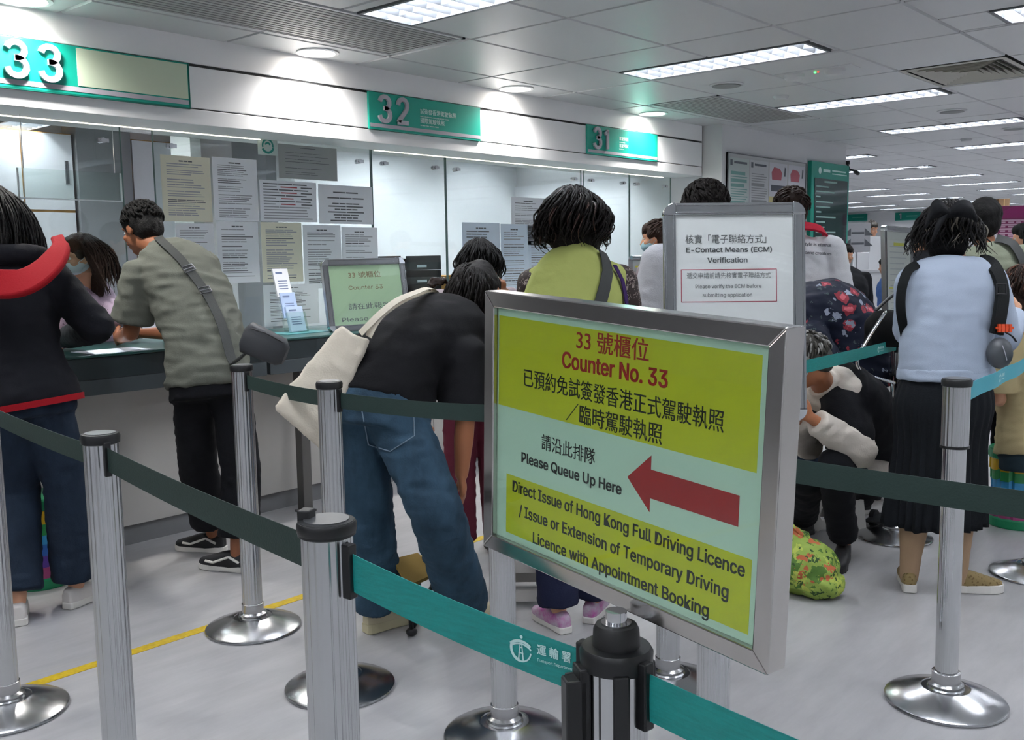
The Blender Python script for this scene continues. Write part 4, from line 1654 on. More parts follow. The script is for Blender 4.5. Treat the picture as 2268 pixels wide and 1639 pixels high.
        for i in range(locks if style == 'short' else int(locks * 2.2)):
            az = rng.uniform(0, 2 * PI)
            el = rng.uniform(.0, 1.25) if style != 'short' else rng.uniform(-.15, 1.45)
            dr = V((math.cos(az) * math.cos(el), math.sin(az) * math.cos(el), math.sin(el)))
            if (dr.y > .45 and dr.z < .35) or (style != 'short' and dr.y > .25 and dr.z < .85):
                continue
            p = H(dr.x * .086 * v, -.02 + dr.y * .1 * v, .034 + dr.z * .092 * v)
            lk.k = 1 if streak and rng.random() < streak[1] else 0
            pts = [p]
            if style == 'short':
                nrm = (s.hr * dr.x + s.hf * dr.y + s.hu * dr.z)
                tng = (s.hf * .5 - s.hu * .6 + s.hr * rng.uniform(-.5, .5))
                if part == 'spiky':
                    tng = s.hu * .5 + s.hf * .2 + s.hr * rng.uniform(-.6, .6)
                tng = (tng - nrm * tng.dot(nrm)).normalized()
                L = rng.uniform(.018, .034) * k
                for j in range(1, 4):
                    pts.append(p + tng * L * j / 3 * 1.4 + nrm * (.007 * math.sin(j * 1.0)))
                lk.tube(pts, [.006 * k, .006 * k, .0045 * k, .001], 5)
            else:
                q = p.copy()
                L = length + .13 * rng.uniform(.6, 1.0)
                nst = 9
                fl_ = (s.hr * dr.x * .3 + s.hf * (dr.y - .5) * .3)
                ph = rng.uniform(0, 6)
                for j in range(nst):
                    t = (j + 1) / nst
                    stp = L / nst
                    out = (q - H(0, -.03, .02))
                    out.z = 0
                    d_ = dn * (.35 + .65 * t) + (fl_ + out.normalized() * .35) * (1 - t) ** 1.5
                    if style == 'bob' and t > .6:
                        d_ = d_ - out.normalized() * (t - .6) * 2.2
                    q = q + d_.normalized() * stp + (s.hr * math.sin(ph + t * 9) + s.hf * math.cos(ph + t * 8)) * wave * (.5 + t)
                    # stay outside of the head
                    w = q - H(0, -.02, .02)
                    lw = V((w.dot(s.hr) / .09, w.dot(s.hf) / .105, w.dot(s.hu) / .11)) / k
                    if lw.y > .3 and lw.z < .55:
                        q = q - s.hf * (lw.y - .3) * .105 * k + s.hr * math.copysign(.006, lw.x)
                        w = q - H(0, -.02, .02)
                        lw = V((w.dot(s.hr) / .09, w.dot(s.hf) / .105, w.dot(s.hu) / .11)) / k
                    if lw.length < 1.0 * v and lw.length > 1e-3:
                        q = H(0, -.02, .02) + w / lw.length * v
                    pts.append(q.copy())
                rr = rng.uniform(.0022, .0048) * k
                lk.tube(pts, [rr * .6] + [rr] * (nst - 3) + [rr * .8, rr * .5, .001], 5)
        me = lk.mesh('hair')
        me.shade_smooth()
        return obj(name, me, [m] + ([streak[0]] if streak else []), s.root)

    def mask(s, m):
        k = s.k
        H = lambda x, y, z: s.J['head'] + (s.hr * x + s.hf * y + s.hu * z) * k
        mb = MB()
        mb.ell(H(0, .030, -.048), (.064 * k, .082 * k, .050 * k), s.HR, 20, 14)
        o = obj('face_mask', remesh(mb, .006, 2), m, s.root)
        l = MB()
        for x in (-1, 1):
            l.tube([H(x * .060, .05, -.025), H(x * .074, .02, -.008), H(x * .082, -.018, .0)], .0018, 6)
            l.tube([H(x * .060, .05, -.075), H(x * .073, .015, -.045), H(x * .082, -.018, -.012)], .0018, 6)
        obj('ear_loop', l, m, o)
        return o


def ribbon(pts, nrm, w, th, name, m, parent, bev=0):
    """flat strap along points; nrm = outward normals"""
    mb = MB()
    vs, fs = [], []
    n = len(pts)
    for i in range(n):
        t = (pts[min(i + 1, n - 1)] - pts[max(i - 1, 0)]).normalized()
        b = t.cross(nrm[i]).normalized()
        ww = w[i] if isinstance(w, list) else w
        for a, c in ((-.5, 0), (.5, 0), (.5, 1), (-.5, 1)):
            vs.append(pts[i] + b * ww * a + nrm[i] * th * c)
    for i in range(n - 1):
        for k in range(4):
            fs.append((i * 4 + k, i * 4 + (k + 1) % 4, (i + 1) * 4 + (k + 1) % 4, (i + 1) * 4 + k))
    fs += [(0, 1, 2, 3), ((n - 1) * 4 + 3, (n - 1) * 4 + 2, (n - 1) * 4 + 1, (n - 1) * 4)]
    mb.add(vs, fs)
    return obj(name, mb, m, parent, smooth=True, auto=40)


def smooth_path(pts, n=24):
    pts = [V(p) for p in pts]
    return [cr(pts, i / n) for i in range(n + 1)]
# ------------------------------------------------------------------ patterned cloth
def node_mat(name, rough=.7):
    m = bpy.data.materials.new(name)
    m.use_nodes = True
    nt = m.node_tree
    b = nt.nodes['Principled BSDF']
    b.inputs['Roughness'].default_value = rough
    b.inputs['Specular IOR Level'].default_value = .25
    tc = nt.nodes.new('ShaderNodeTexCoord')
    MATS[name] = m
    return m, nt, b, tc


def spots(nt, tc, scale, r, seed=0.0, dist=.0):
    """mask of scattered blots"""
    mp = nt.nodes.new('ShaderNodeMapping')
    mp.inputs['Location'].default_value = (seed, seed * 1.7, seed * .6)
    nt.links.new(tc.outputs['Object'], mp.inputs[0])
    n = nt.nodes.new('ShaderNodeTexNoise')
    n.inputs['Scale'].default_value = scale * 3
    nt.links.new(mp.outputs[0], n.inputs[0])
    mx = nt.nodes.new('ShaderNodeMixRGB')
    mx.blend_type = 'ADD'
    mx.inputs[0].default_value = dist
    nt.links.new(mp.outputs[0], mx.inputs[1])
    nt.links.new(n.outputs['Color'], mx.inputs[2])
    v = nt.nodes.new('ShaderNodeTexVoronoi')
    v.inputs['Scale'].default_value = scale
    nt.links.new(mx.outputs[0], v.inputs['Vector'])
    c = nt.nodes.new('ShaderNodeMath')
    c.operation = 'LESS_THAN'
    c.inputs[1].default_value = r
    nt.links.new(v.outputs['Distance'], c.inputs[0])
    return c.outputs[0]


def layer(nt, base, mask, col):
    mx = nt.nodes.new('ShaderNodeMixRGB')
    nt.links.new(mask, mx.inputs[0])
    if isinstance(base, str):
        mx.inputs[1].default_value = lin(base)
    else:
        nt.links.new(base, mx.inputs[1])
    mx.inputs[2].default_value = lin(col)
    return mx.outputs[0]


floral, nt, b, tc = node_mat('floral_cloth')
c = layer(nt, '#141a2c', spots(nt, tc, 10, .30, 1.3, .05), '#8d3440')
c = layer(nt, c, spots(nt, tc, 10, .17, 1.3, .05), '#c4606a')
c = layer(nt, c, spots(nt, tc, 12, .22, 7.7, .08), '#8f97a8')
c = layer(nt, c, spots(nt, tc, 20, .2, 4.1, .06), '#3c4a4c')
nt.links.new(c, b.inputs['Base Color'])
paisley, nt, b, tc = node_mat('paisley_cloth')
c = layer(nt, '#3b3230', spots(nt, tc, 15, .40, 2.2, .10), '#9a8c86')
c = layer(nt, c, spots(nt, tc, 15, .28, 2.2, .10), '#3a2c2e')
c = layer(nt, c, spots(nt, tc, 30, .25, 5.2, .08), '#8d807c')
nt.links.new(c, b.inputs['Base Color'])
camo, nt, b, tc = node_mat('camo_cloth')
c = layer(nt, '#8aa04a', spots(nt, tc, 12, .42, 2.2, .12), '#4f7030')
c = layer(nt, c, spots(nt, tc, 11, .36, 9.2, .12), '#a9b552')
c = layer(nt, c, spots(nt, tc, 10, .27, 5.9, .12), '#b0603e')
c = layer(nt, c, spots(nt, tc, 16, .24, 15.9, .12), '#35502a')
nt.links.new(c, b.inputs['Base Color'])
print_cloth, nt, b, tc = node_mat('lilac_print')
c = layer(nt, '#a795a8', spots(nt, tc, 18, .2, 3.3, .1), '#5d4556')
c = layer(nt, c, spots(nt, tc, 24, .16, 8.1, .1), '#d6cbd6')
nt.links.new(c, b.inputs['Base Color'])
sneaker_m, nt, b, tc = node_mat('monogram_canvas')
c = layer(nt, '#86744f', spots(nt, tc, 70, .32, .3, .01), '#6a5838')
nt.links.new(c, b.inputs['Base Color'])


def cloth(name, col, bump=(180, .15), rough=.85, vary=None):
    return mat(name, col, rough, spec=.2, bump=bump, vary=vary)


hood_m = cloth('hoodie_black', '#13141a')
hood_r = cloth('hood_red', '#8f101a')
denim_d = cloth('denim_dark', '#202c3c', vary=(14, '#182230', (1, 1, .4)))
denim_m = cloth('denim_mid', '#375063', vary=(10, '#2a3e4e', (1, 1, .4)))
olive = cloth('tee_olive', '#60625a')
blackt = cloth('trouser_black', '#131418')
teeb = cloth('tee_black', '#141417')
lime = cloth('vest_lime', '#a6ad64', bump=(40, .25))
navy = cloth('trouser_navy', '#1d2138')
greyt = cloth('tee_grey', '#b4b4b9')
whitet = cloth('tee_white', '#d2d3d6')
maroon = cloth('trouser_maroon', '#5a2230')
bluesw = cloth('sweater_blue', '#a7b2c3', bump=(420, .2))
skirt_m = cloth('skirt_black', '#14171b')
sagetee = cloth('tee_sage', '#868b78')
beige = cloth('shirt_beige', '#b3a47c')
jk_w = cloth('jacket_offwhite', '#c8bfb4')
jk_k = cloth('jacket_khaki', '#8f8660')
pinkgrey = cloth('blouse_pinkgrey', '#8d8286')
sole_w = mat('sole_white', '#cfccc6', .5)
sole_b = mat('sole_black', '#151515', .5)
shoe_b = mat('shoe_black', '#17171a', .55)
shoe_c = mat('shoe_cream', '#c2b89a', .55)
shoe_p = mat('shoe_pink', '#b0569a', .5, vary=(22, '#b9b3bd', (1, 1, 1)))
shoe_w = mat('shoe_white', '#c9c4c0', .5)
strap_m = mat('strap_webbing', '#2a2d2c', .6, bump=(300, .2))
bag_m = mat('bag_grey_nylon', '#34363a', .55)
tote_m = cloth('tote_canvas', '#cdc4b4', bump=(160, .2))
mask_w = mat('mask_pale', '#c7d0d8', .7)

# ================================================================== A: person in the red hooded top
f1, f2 = fl(42, 1378), fl(172, 1340)
J = place(std(1.70), ((f1.x + f2.x) / 2 - .01, (f1.y + f2.y) / 2), 82)
J['anL'] = f1 + V((0, 0, .085)); J['anR'] = f2 + V((0, 0, .085))
J['knL'] = at(40, 1080, 3.95); J['knR'] = at(145, 1070, 3.95)
J['shR'] = at(112, 612, 3.92)
J['shL'] = at(-95, 640, 3.70)
J['elR'] = at(212, 722, 3.95)
J['wrR'] = on(140, 752, 2, 1.03)
J['elL'] = at(-170, 800, 3.85); J['wrL'] = on(-60, 790, 2, 1.03)
J['neck'] = at(-5, 575, 3.88); J['head'] = at(-24, 480, 3.93); J['chest'] = at(10, 680, 3.85); J['waist'] = at(30, 790, 3.83); J['pelvis'] = at(60, 880, 3.83)
J['hipL'] = at(20, 900, 3.78); J['hipR'] = at(108, 905, 3.88)
p = Person(J, 1.70, 'long haired person in a black hooded top with red lining at far left', hf=dirv(88, -10))
p.foot = {'L': dirv(70), 'R': dirv(20)}
p.body(.008)
p.trousers(denim_d, rs=(.100, .083, .092), hem=.07, seed=4, u1=.3)
p.top(hood_m, -.05, .95, 1.85, .032, sr=(.072, .070, .050), amp=.007, seed=5, name='hooded_top')
m = MB()
for i, u in enumerate((-.075, -.045)):
    pass
secs = [(lambda q: (q[0], q[1], q[2], p.width(u)[0] * p.k + .041, p.width(u)[1] * p.k + .041))(p.frame(u)) for u in (-.075, -.05, -.03)]
m.loft(secs, 32, 2.3); obj('red_hem', m, hood_r, p.root, smooth=True, auto=40)
# folded hood: dark outer roll and red lining
path = smooth_path([at(-120, 560, 3.62), at(-60, 618, 3.60), at(0, 634, 3.60), at(60, 628, 3.63), at(108, 596, 3.70), at(134, 556, 3.80), at(128, 530, 3.92)], 30)
hl = ribbon(path, [(-_f * .9 + V((0, 0, .55)) + _r * (.0 if i < 18 else .02 * (i - 18))).normalized() for i in range(31)], [.05 + .075 * math.sin(PI * min(i / 27, 1)) ** .7 for i in range(31)], .03, 'hood_lining', hood_r, p.root)
md = hl.modifiers.new('b', 'BEVEL'); md.width = .012; md.segments = 3
pts = [p.surf(.90 + .05 * abs((i - 12) / 12), 395 - 250 * i / 24, .045)[0] + V((0, 0, .012)) for i in range(25)]
m = MB(); m.tube(pts, [.02] + [.042] * 23 + [.02], 12, flat=1.0); obj('hood', remesh(m, .009, 4, wrinkle(.005, (18, 18, 18), 3)), hood_m, p.root)
p.hair(HAIR['black'], 'long', 5, .004, .20, 190, vol=1.03)
for n in 'LR':
    p.shoe(n, shoe_w, sole_w, .25)

# ================================================================== B: masked clerk behind the glass
loc = V((-5.42, 2.12, 0))
J = place(std(1.60), loc, 205)
J['head'] = at(176, 568, 5.05); J['neck'] = J['head'] + V((-.05, .03, -.15)); J['chest'] = J['neck'] + V((-.07, .05, -.16)); J['waist'] = J['chest'] + V((-.06, .04, -.2)); J['pelvis'] = J['waist'] + V((-.02, .02, -.15))
rr = dirv(132 - 90)
sd = V((-.60, .80, 0))
J['shR'] = J['neck'] - sd * .17 + V((0, 0, -.05)); J['shL'] = J['neck'] + sd * .17 + V((0, 0, -.05))
J['elL'] = at(262, 700, 4.98); J['wrL'] = on(205, 728, 2, 1.03)
J['elR'] = J['shR'] + V((.0, -.12, -.25)); J['wrR'] = J['elR'] + V((.2, .05, -.06))
for n, s_ in (('L', .09), ('R', -.09)):
    J['hip' + n] = J['pelvis'] + sd * s_; J['kn' + n] = J['hip' + n] + V((.02, 0, -.36)); J['an' + n] = V((J['hip' + n].x, J['hip' + n].y, .08))
p = Person(J, 1.60, 'masked clerk with brown hair in a lilac printed blouse behind the counter glass', hf=dirv(182, -14))
p.body(.008)
p.top(print_cloth, -.05, .95, 1.5, .02, sr=(.062, .058, .05), seed=9, name='blouse')
p.trousers(blackt, vox=.014)
p.mask(mask_w)
p.hair(HAIR['brown'], 'long', 8, .005, .16, 150, vol=1.0)
for n in 'LR':
    p.shoe(n, shoe_b, sole_b)
m = MB(); m.lathe([(.034, -.008), (.037, 0), (.034, .008)], 24, T=frame_T(J['wrL'].lerp(J['elL'], .22), (J['wrL'] - J['elL']).cross(V((0, 0, 1))), (J['wrL'] - J['elL']).cross(V((0, 0, 1))).cross(J['wrL'] - J['elL']))); obj('wristband', m, whitet, p.root)

# ================================================================== C: man leaning on the counter
J = {}
fL, fR = fl(462, 1222), fl(528, 1265)
J['anL'] = V((fL.x + .02, fL.y + .02, .085)); J['anR'] = V((fR.x, fR.y, .085))
J['pelvis'] = at(462, 835, 4.42); J['waist'] = at(452, 745, 4.48); J['chest'] = at(415, 640, 4.60); J['neck'] = at(362, 556, 4.72); J['head'] = at(313, 508, 4.79)
J['hipL'] = at(425, 855, 4.45); J['hipR'] = at(510, 855, 4.45)
J['knL'] = at(440, 1040, 4.60); J['knR'] = at(535, 1055, 4.48)
J['shL'] = at(308, 610, 4.55); J['shR'] = at(452, 592, 4.86)
J['elL'] = at(290, 738, 4.58); J['wrL'] = on(262, 748, 2, 1.035)
J['elL'].z = max(J['elL'].z, 1.03)
J['elR'] = on(405, 738, 2, 1.04); J['wrR'] = on(315, 738, 2, 1.035)
p = Person(J, 1.70, 'man in an olive tee and black trousers leaning on the counter on his elbow', hf=(dirv(102, -22)), hu=V((0, .1, 1)), skin='tan')
p.foot = {'L': dirv(118), 'R': dirv(112)}
p.body(.0065, hk={'L': dict(curl=.5), 'R': dict(curl=.5)})
p.PROF = [(-.14, .172, .12), (0, .168, .118), (.2, .160, .108), (.38, .158, .106), (.55, .165, .112), (.72, .178, .122), (.86, .168, .110), (.94, .110, .085), (1.0, .064, .064)]
p.top(olive, -.06, .97, .82, .020, sr=(.080, .094, .09), amp=.011, seed=12, f=(7, 7, 15))
p.trousers(blackt, rs=(.098, .088, .092), hem=.105, seed=6, u1=.34, inf=.006)
p.hair(HAIR['black'], 'short', 4, locks=420, part='spiky', vol=1.03)
for n in 'LR':
    p.shoe(n, mat('sneaker_black', '#17181b', .6), sole_w, .27, style='stripe', lace=sole_w)
for n, x in (('R', 1),):
    a, f = J['anR'], p.foot_dir('R')
# cross body strap and bag
pts, nn = [], []
for i in range(15):
    t = i / 14
    q, n_ = p.surf(1.0 - .98 * t, 238 + 74 * t, .014, inf=.02)
    pts.append(q); nn.append(n_)
t = thing('crossbody_bag', 'dark grey crossbody bag on a black strap across the olive tee', 'bag', tuple(pts[-1]))
ribbon(pts, nn, .042, .004, 'strap', strap_m, t)
for q in (5, 7):
    T = frame_T(pts[q] + nn[q] * .005, (pts[q + 1] - pts[q]).cross(nn[q]), pts[q + 1] - pts[q])
    m = MB(); m.tube([T @ V(v_) for v_ in ((-.026, -.016, 0), (.026, -.016, 0), (.026, .016, 0), (-.026, .016, 0))], .0035, 8, closed=True); m.tube([T @ V((-.026, 0, 0)), T @ V((.026, 0, 0))], .003, 8); obj('buckle', m, mat('buckle_metal', '#8f9092', .3, metal=1), t)
bc = at(585, 762, 4.26)
q0 = pts[-1]
m = MB(); bT = frame_T(bc, (_r - V((0, 0, .42))), (V((0, 0, 1)) + _r * .42))
m.loft([(bT @ V((-.095, 0, 0)), bT.to_3x3() @ V((0, 1, 0)), bT.to_3x3() @ V((0, 0, 1)), .045, .035), (bT @ V((-.08, 0, 0)), bT.to_3x3() @ V((0, 1, 0)), bT.to_3x3() @ V((0, 0, 1)), .07, .05), (bT @ V((.08, -.005, 0)), bT.to_3x3() @ V((0, 1, 0)), bT.to_3x3() @ V((0, 0, 1)), .062, .045), (bT @ V((.105, -.01, 0)), bT.to_3x3() @ V((0, 1, 0)), bT.to_3x3() @ V((0, 0, 1)), .04, .03)], 24, 3.2)
obj('pouch', m, bag_m, t, smooth=True, auto=50)
m = MB(); m.tube([bT @ V((-.07, .05, .045)), bT @ V((.0, .055, .048)), bT @ V((.08, .045, .042))], .003, 6); obj('zip', m, black_pl, t)
m = MB(); m.tube(smooth_path([q0, q0.lerp(bc, .5) + V((0, 0, .02)), bT @ V((-.085, .045, 0))], 8), .008, 8); obj('strap_end', m, strap_m, t)

# ================================================================== D: bent person with the tote bag
J = {}
f1, f2 = fl(838, 1395), fl(1032, 1392)
J['anL'] = V((f1.x, f1.y, .085)); J['anR'] = V((f2.x, f2.y, .085))
J['pelvis'] = at(838, 900, 3.48); J['waist'] = at(872, 812, 3.54); J['chest'] = at(950, 752, 3.66); J['neck'] = at(1030, 712, 3.80); J['head'] = at(1072, 648, 3.86)
J['hipL'] = at(795, 930, 3.50); J['hipR'] = at(885, 935, 3.42)
J['knL'] = at(815, 1145, 3.56); J['knR'] = at(965, 1130, 3.36)
J['shL'] = at(940, 705, 3.90); J['shR'] = at(1030, 800, 3.54)
J['elL'] = at(990, 790, 4.02); J['wrL'] = at(1040, 870, 4.05)
J['elR'] = at(1030, 930, 3.52); J['wrR'] = at(1022, 1050, 3.55)
p = Person(J, 1.66, 'person in a black tee and blue jeans bending deeply forward with a tote bag', hf=(J['head'] - J['neck'] + dirv(10) * .06), hu=V((-.35, .1, 1)), skin='mid')
p.foot = {'L': dirv(352), 'R': dirv(345)}
p.body(.0055, hk={'R': dict(d=V((.10, 0, -1)), palm=dirv(131), curl=.45)})
p.PROF = [(-.14, .178, .13), (0, .178, .132), (.2, .168, .128), (.38, .165, .125), (.55, .172, .125), (.72, .182, .125), (.86, .165, .110), (.94, .115, .09), (1.0, .066, .066)]
p.top(teeb, .02, .95, .92, .026, sr=(.092, .098, .092), amp=.009, seed=15, f=(7, 7, 12))
jeans = p.trousers(denim_m, rs=(.108, .094, .096), hem=.055, seed=7, u1=.16, inf=.02, amp=.009)
# pocket stitching and the outer seam on the jeans
from mathutils.bvhtree import BVHTree


def drape(o, pix, off=.002, n=24):
    """points of the surface of mesh object o seen along the given line"""
    bt = BVHTree.FromPolygons([v.co.copy() for v in o.data.vertices], [tuple(q.vertices) for q in o.data.polygons])
    path = smooth_path([(x, y, 0) for x, y in pix], n) if len(pix) == 2 else [V((a[0] + (b[0] - a[0]) * t / 8, a[1] + (b[1] - a[1]) * t / 8, 0)) for a, b in zip(pix, pix[1:]) for t in range(9)]
    out = []
    for q in path:
        d = ray(q.x, q.y).normalized()
        hit = bt.ray_cast(CAM, d)
        if hit[0] is not None:
            out.append(hit[0] - d * off)
    return out


st = drape(jeans, [(800, 902), (816, 985), (864, 1000), (918, 965), (916, 908)])
if len(st) > 6:
    m = MB(); m.tube(st, .0022, 6); obj('pocket_stitching', m, mat('stitch_pale', '#6d7f8f', .8), jeans)
p.hair(HAIR['dark'], 'tied', 14, .004, .02, 190, vol=1.14)
for n in 'LR':
    p.shoe(n, shoe_c, mat('sole_cream', '#bdb594', .5), .28, style='chunky')
# hair claw clip
m = MB()
cpos = at(975, 632, 3.92)
for a in range(5):
    m.tube(smooth_path([cpos + V((0, 0, .0)), cpos + _r * (-.03 + .012 * a) + _u * .03, cpos + _r * (-.05 + .02 * a) + _u * (.0)], 6), .006, 6)
m.ell(cpos + _r * -.03, (.014, .014, .014)); m.ell(cpos + _r * .012 + _u * .02, (.018, .012, .014))
t = thing('hair_clip', 'dark brown claw clip behind the bent head', 'hair clip', tuple(cpos)); obj('claw', remesh(m, .004, 2), mat('tortoise', '#2a1a12', .25), t)
# tote bag
K0, K1, K2, K3 = at(756, 720, 3.42), at(820, 752, 3.40), at(712, 1000, 3.36), at(603, 903, 3.38)
t = thing('tote_bag', 'cream canvas tote bag hanging from the bent person shoulder', 'bag', tuple(K2))
m = MB()
NG = 16
vs, fs = [], []
for s_ in (1, -1):
    for i in range(NG + 1):
        for j in range(NG + 1):
            u, v = i / NG, j / NG
            q = (K0.lerp(K1, u)).lerp(K3.lerp(K2, u), v)
            e = (max(0, 4 * u * (1 - u)) ** .45) * (max(0, 4 * v * (1 - v)) ** .3 if v > .5 else 1.0)
            q = q + (K1 - K0) * ((u - .5) * .35 * v * (1 - v)) + V((0, 0, -.012 * math.sin(PI * u) * (1 - v)))
            vs.append(q - _f * (s_ * .026 * e + .008 * noise.noise(V((u * 3, v * 3, 5)))))
W_ = (NG + 1) ** 2
for i in range(NG):
    for j in range(NG):
        a0 = i * (NG + 1) + j
        fs.append((a0, a0 + 1, a0 + NG + 2, a0 + NG + 1))
        fs.append((W_ + a0, W_ + a0 + NG + 1, W_ + a0 + NG + 2, W_ + a0 + 1))
bd = [j for j in range(NG + 1)] + [i * (NG + 1) + NG for i in range(1, NG + 1)] + [NG * (NG + 1) + j for j in range(NG - 1, -1, -1)] + [i * (NG + 1) for i in range(NG - 1, 0, -1)]
for i in range(len(bd)):
    a0, b0 = bd[i], bd[(i + 1) % len(bd)]
    fs.append((a0, b0, W_ + b0, W_ + a0))
m.add(vs, fs)
obj('bag_body', remesh(m, .006, 5, wrinkle(.006, (12, 12, 12), 6)), tote_m, t)
for o_, dz in ((0, 0), (.03, .035)):
    path = [at(800 + o_ * 600, 740, 3.40), at(840, 700, 3.40), at(880, 668, 3.46), at(920, 650, 3.56 + o_), at(955, 640 , 3.72 + o_), at(975, 660, 3.9)]
    path = smooth_path([q - _f * .02 + V((0, 0, .0 - dz * .3)) for q in path], 24)
    ribbon(path, [(-_f + V((0, 0, .9))).normalized()] * len(path), .026, .003, 'handle', tote_m, t)

# ================================================================== F: woman in the lime vest
f1, f2 = fl(1238, 1395), fl(1312, 1372)
J = place(std(1.60), ((f1.x + f2.x) / 2, (f1.y + f2.y) / 2), 62)
J['anL'] = V((f1.x, f1.y, .08)); J['anR'] = V((f2.x, f2.y, .08))
J['head'] = at(1262, 490, 3.68); J['neck'] = at(1275, 560, 3.66)
J['shL'] = at(1183, 632, 3.68); J['shR'] = at(1375, 625, 3.76); J['elL'] = at(1165, 740, 3.72); J['elR'] = at(1392, 745, 3.82); J['wrL'] = at(1190, 800, 3.9); J['wrR'] = at(1360, 810, 3.98)
p = Person(J, 1.60, 'woman with wavy dark hair in a lime padded vest seen from behind', hf=dirv(66, -12))
p.foot = {'L': dirv(70), 'R': dirv(20)}
p.body(.008)
p.top(paisley, .0, .93, 1.7, .012, sr=(.070, .066, .05), seed=22, name='patterned_shirt')
p.trousers(navy, rs=(.1, .082, .082), hem=.05, seed=8)
mb = MB()
PV = [(-.14, .182, .135), (0, .182, .135), (.2, .178, .128), (.38, .174, .125), (.55, .178, .126), (.72, .180, .128), (.84, .158, .112), (.93, .11, .09), (1.0, .072, .072)]
p.torso(mb, -.12, 1.0, .024, PV)
for n in 'LR':
    mb.chain([cr(p.spine, .86), J['sh' + n].lerp(cr(p.spine, .86), .27)], [.072, .076])
c_, R_, F_ = p.frame(1.0)
mb.loft([(p.frame(.9)[0], R_, F_, .085, .08), (c_ + V((0, 0, .05)), R_, F_, .072, .072)], 24)
obj('vest', remesh(mb, .008, 6, wrinkle(.007, (9, 9, 9), 31)), lime, p.root)
p.hair(HAIR['dark'], 'bob', 21, .014, .07, 330, vol=1.1, streak=(mat('hair_auburn', '#3a2218', .4), .10))
for n in 'LR':
    p.shoe(n, shoe_p, sole_w, .25, lace=mat('lace_grey', '#a9a6ab', .6))
pts, nn = [], []
for i in range(13):
    t_ = i / 12
    q, n_ = p.surf(.97 - .75 * t_, 308 - 80 * t_, .032, PV, .0)
    pts.append(q); nn.append(n_)
t = thing('shoulder_strap', 'black shoulder strap crossing the lime vest', 'bag strap', tuple(pts[-1])); ribbon(pts, nn, .048, .004, 'webbing', strap_m, t)
pts, nn = [], []
for i in range(11):
    t_ = i / 10
    q, n_ = p.surf(.90 - .7 * t_, 322 + 16 * t_, .034, PV, .0)
    pts.append(q); nn.append(n_)
t = thing('purple_strap', 'purple bag strap on the right shoulder of the lime vest', 'bag strap', tuple(pts[-1])); ribbon(pts, nn, .03, .004, 'webbing', cloth('strap_purple', '#3a2358'), t)

# ================================================================== E: person in maroon trousers behind the bent one
loc = fl(1062, 1228)
J = place(std(1.50), (loc.x, loc.y), 60)
J['head'] = at(1058, 585, 4.38); J['neck'] = at(1072, 650, 4.35); J['chest'] = at(1075, 730, 4.33)
p = Person(J, 1.50, 'short dark haired person in maroon trousers standing behind the bent one', hf=dirv(70, -15))
p.body(.009)
p.top(pinkgrey, -.1, .95, 1.6, .02, seed=25)
p.trousers(maroon, rs=(.1, .082, .075), seed=9)
p.hair(HAIR['black'], 'bob', 17, .004, .02, 170, vol=.98)
for n in 'LR':
    p.shoe(n, shoe_b, sole_b, .24)

# ================================================================== G, H: two men behind the white sign
loc = at(1550, 900, 4.35)
J = place(std(1.70, 1.05), (loc.x, loc.y), 58)
J['head'] = at(1558, 470, 4.35)
J['neck'] = at(1552, 535, 4.33)
p = Person(J, 1.70, 'man with tousled dark hair in a light grey tee behind the white verification sign', hf=dirv(60, -5))
p.body(.009)
p.top(greyt, -.1, .95, .9, .028, sr=(.085, .092, .09), seed=27)
p.trousers(blackt, seed=10, vox=.012)
p.hair(HAIR['dark'], 'short', 19, locks=380, part='spiky', vol=1.10)
for n in 'LR':
    p.shoe(n, shoe_b, sole_w)
loc = at(1748, 900, 5.5)
J = place(std(1.76, 1.05), (loc.x, loc.y), 40)
J['head'] = at(1750, 468, 5.5); J['neck'] = at(1752, 535, 5.48)
p = Person(J, 1.71, 'man in a white tee with small lettering and a red collar beside the directory board', hf=dirv(48, -5))
p.body(.009)
p.top(whitet, -.1, .95, .9, .028, sr=(.082, .09, .088), seed=28)
p.trousers(denim_d, seed=11, vox=.012)
p.hair(HAIR['brown'], 'short', 20, locks=160, vol=1.05)
for n in 'LR':
    p.shoe(n, shoe_b, sole_w)
pts, nn = [], []
for i in range(11):
    q, n_ = p.surf(.95 - .05 * (i / 10), 350 - 100 * i / 10, .05, None, .028)
    pts.append(q + V((0, 0, .02))); nn.append((n_ + V((0, 0, .5))).normalized())
o_ = ribbon(pts, nn, .06, .012, 'red_collar', cloth('collar_red', '#b52238'), p.root)
c_, n_ = p.surf(.74, 292, .01, None, .034)
R_ = p.frame(.74)[1]
for s_, dz in (('style is eternal', 0), ('scene creators', -.045)):
    text(s_, frame_T(c_ + n_ * .012 + V((0, 0, .05 + dz)), R_, (0, 0, 1)), .036, ink_d, p.root, off=.0004, ext=.003, name='shirt_print')

# ================================================================== I: masked person near the column
loc = at(1452, 900, 6.6)
J = place(std(1.62), (loc.x, loc.y), 100)
J['head'] = at(1452, 528, 6.62)
p = Person(J, 1.62, 'person with short brown hair and a pale blue mask left of the white sign', hf=dirv(112, -6))
p.body(.01)
p.top(pinkgrey, -.1, .95, 1.6, .02, seed=30)
p.trousers(blackt, vox=.014)
p.mask(mat('mask_blue', '#8fb3c0', .7))
p.hair(HAIR['brown'], 'short', 23, locks=120)
for n in 'LR':
    p.shoe(n, shoe_b, sole_b)

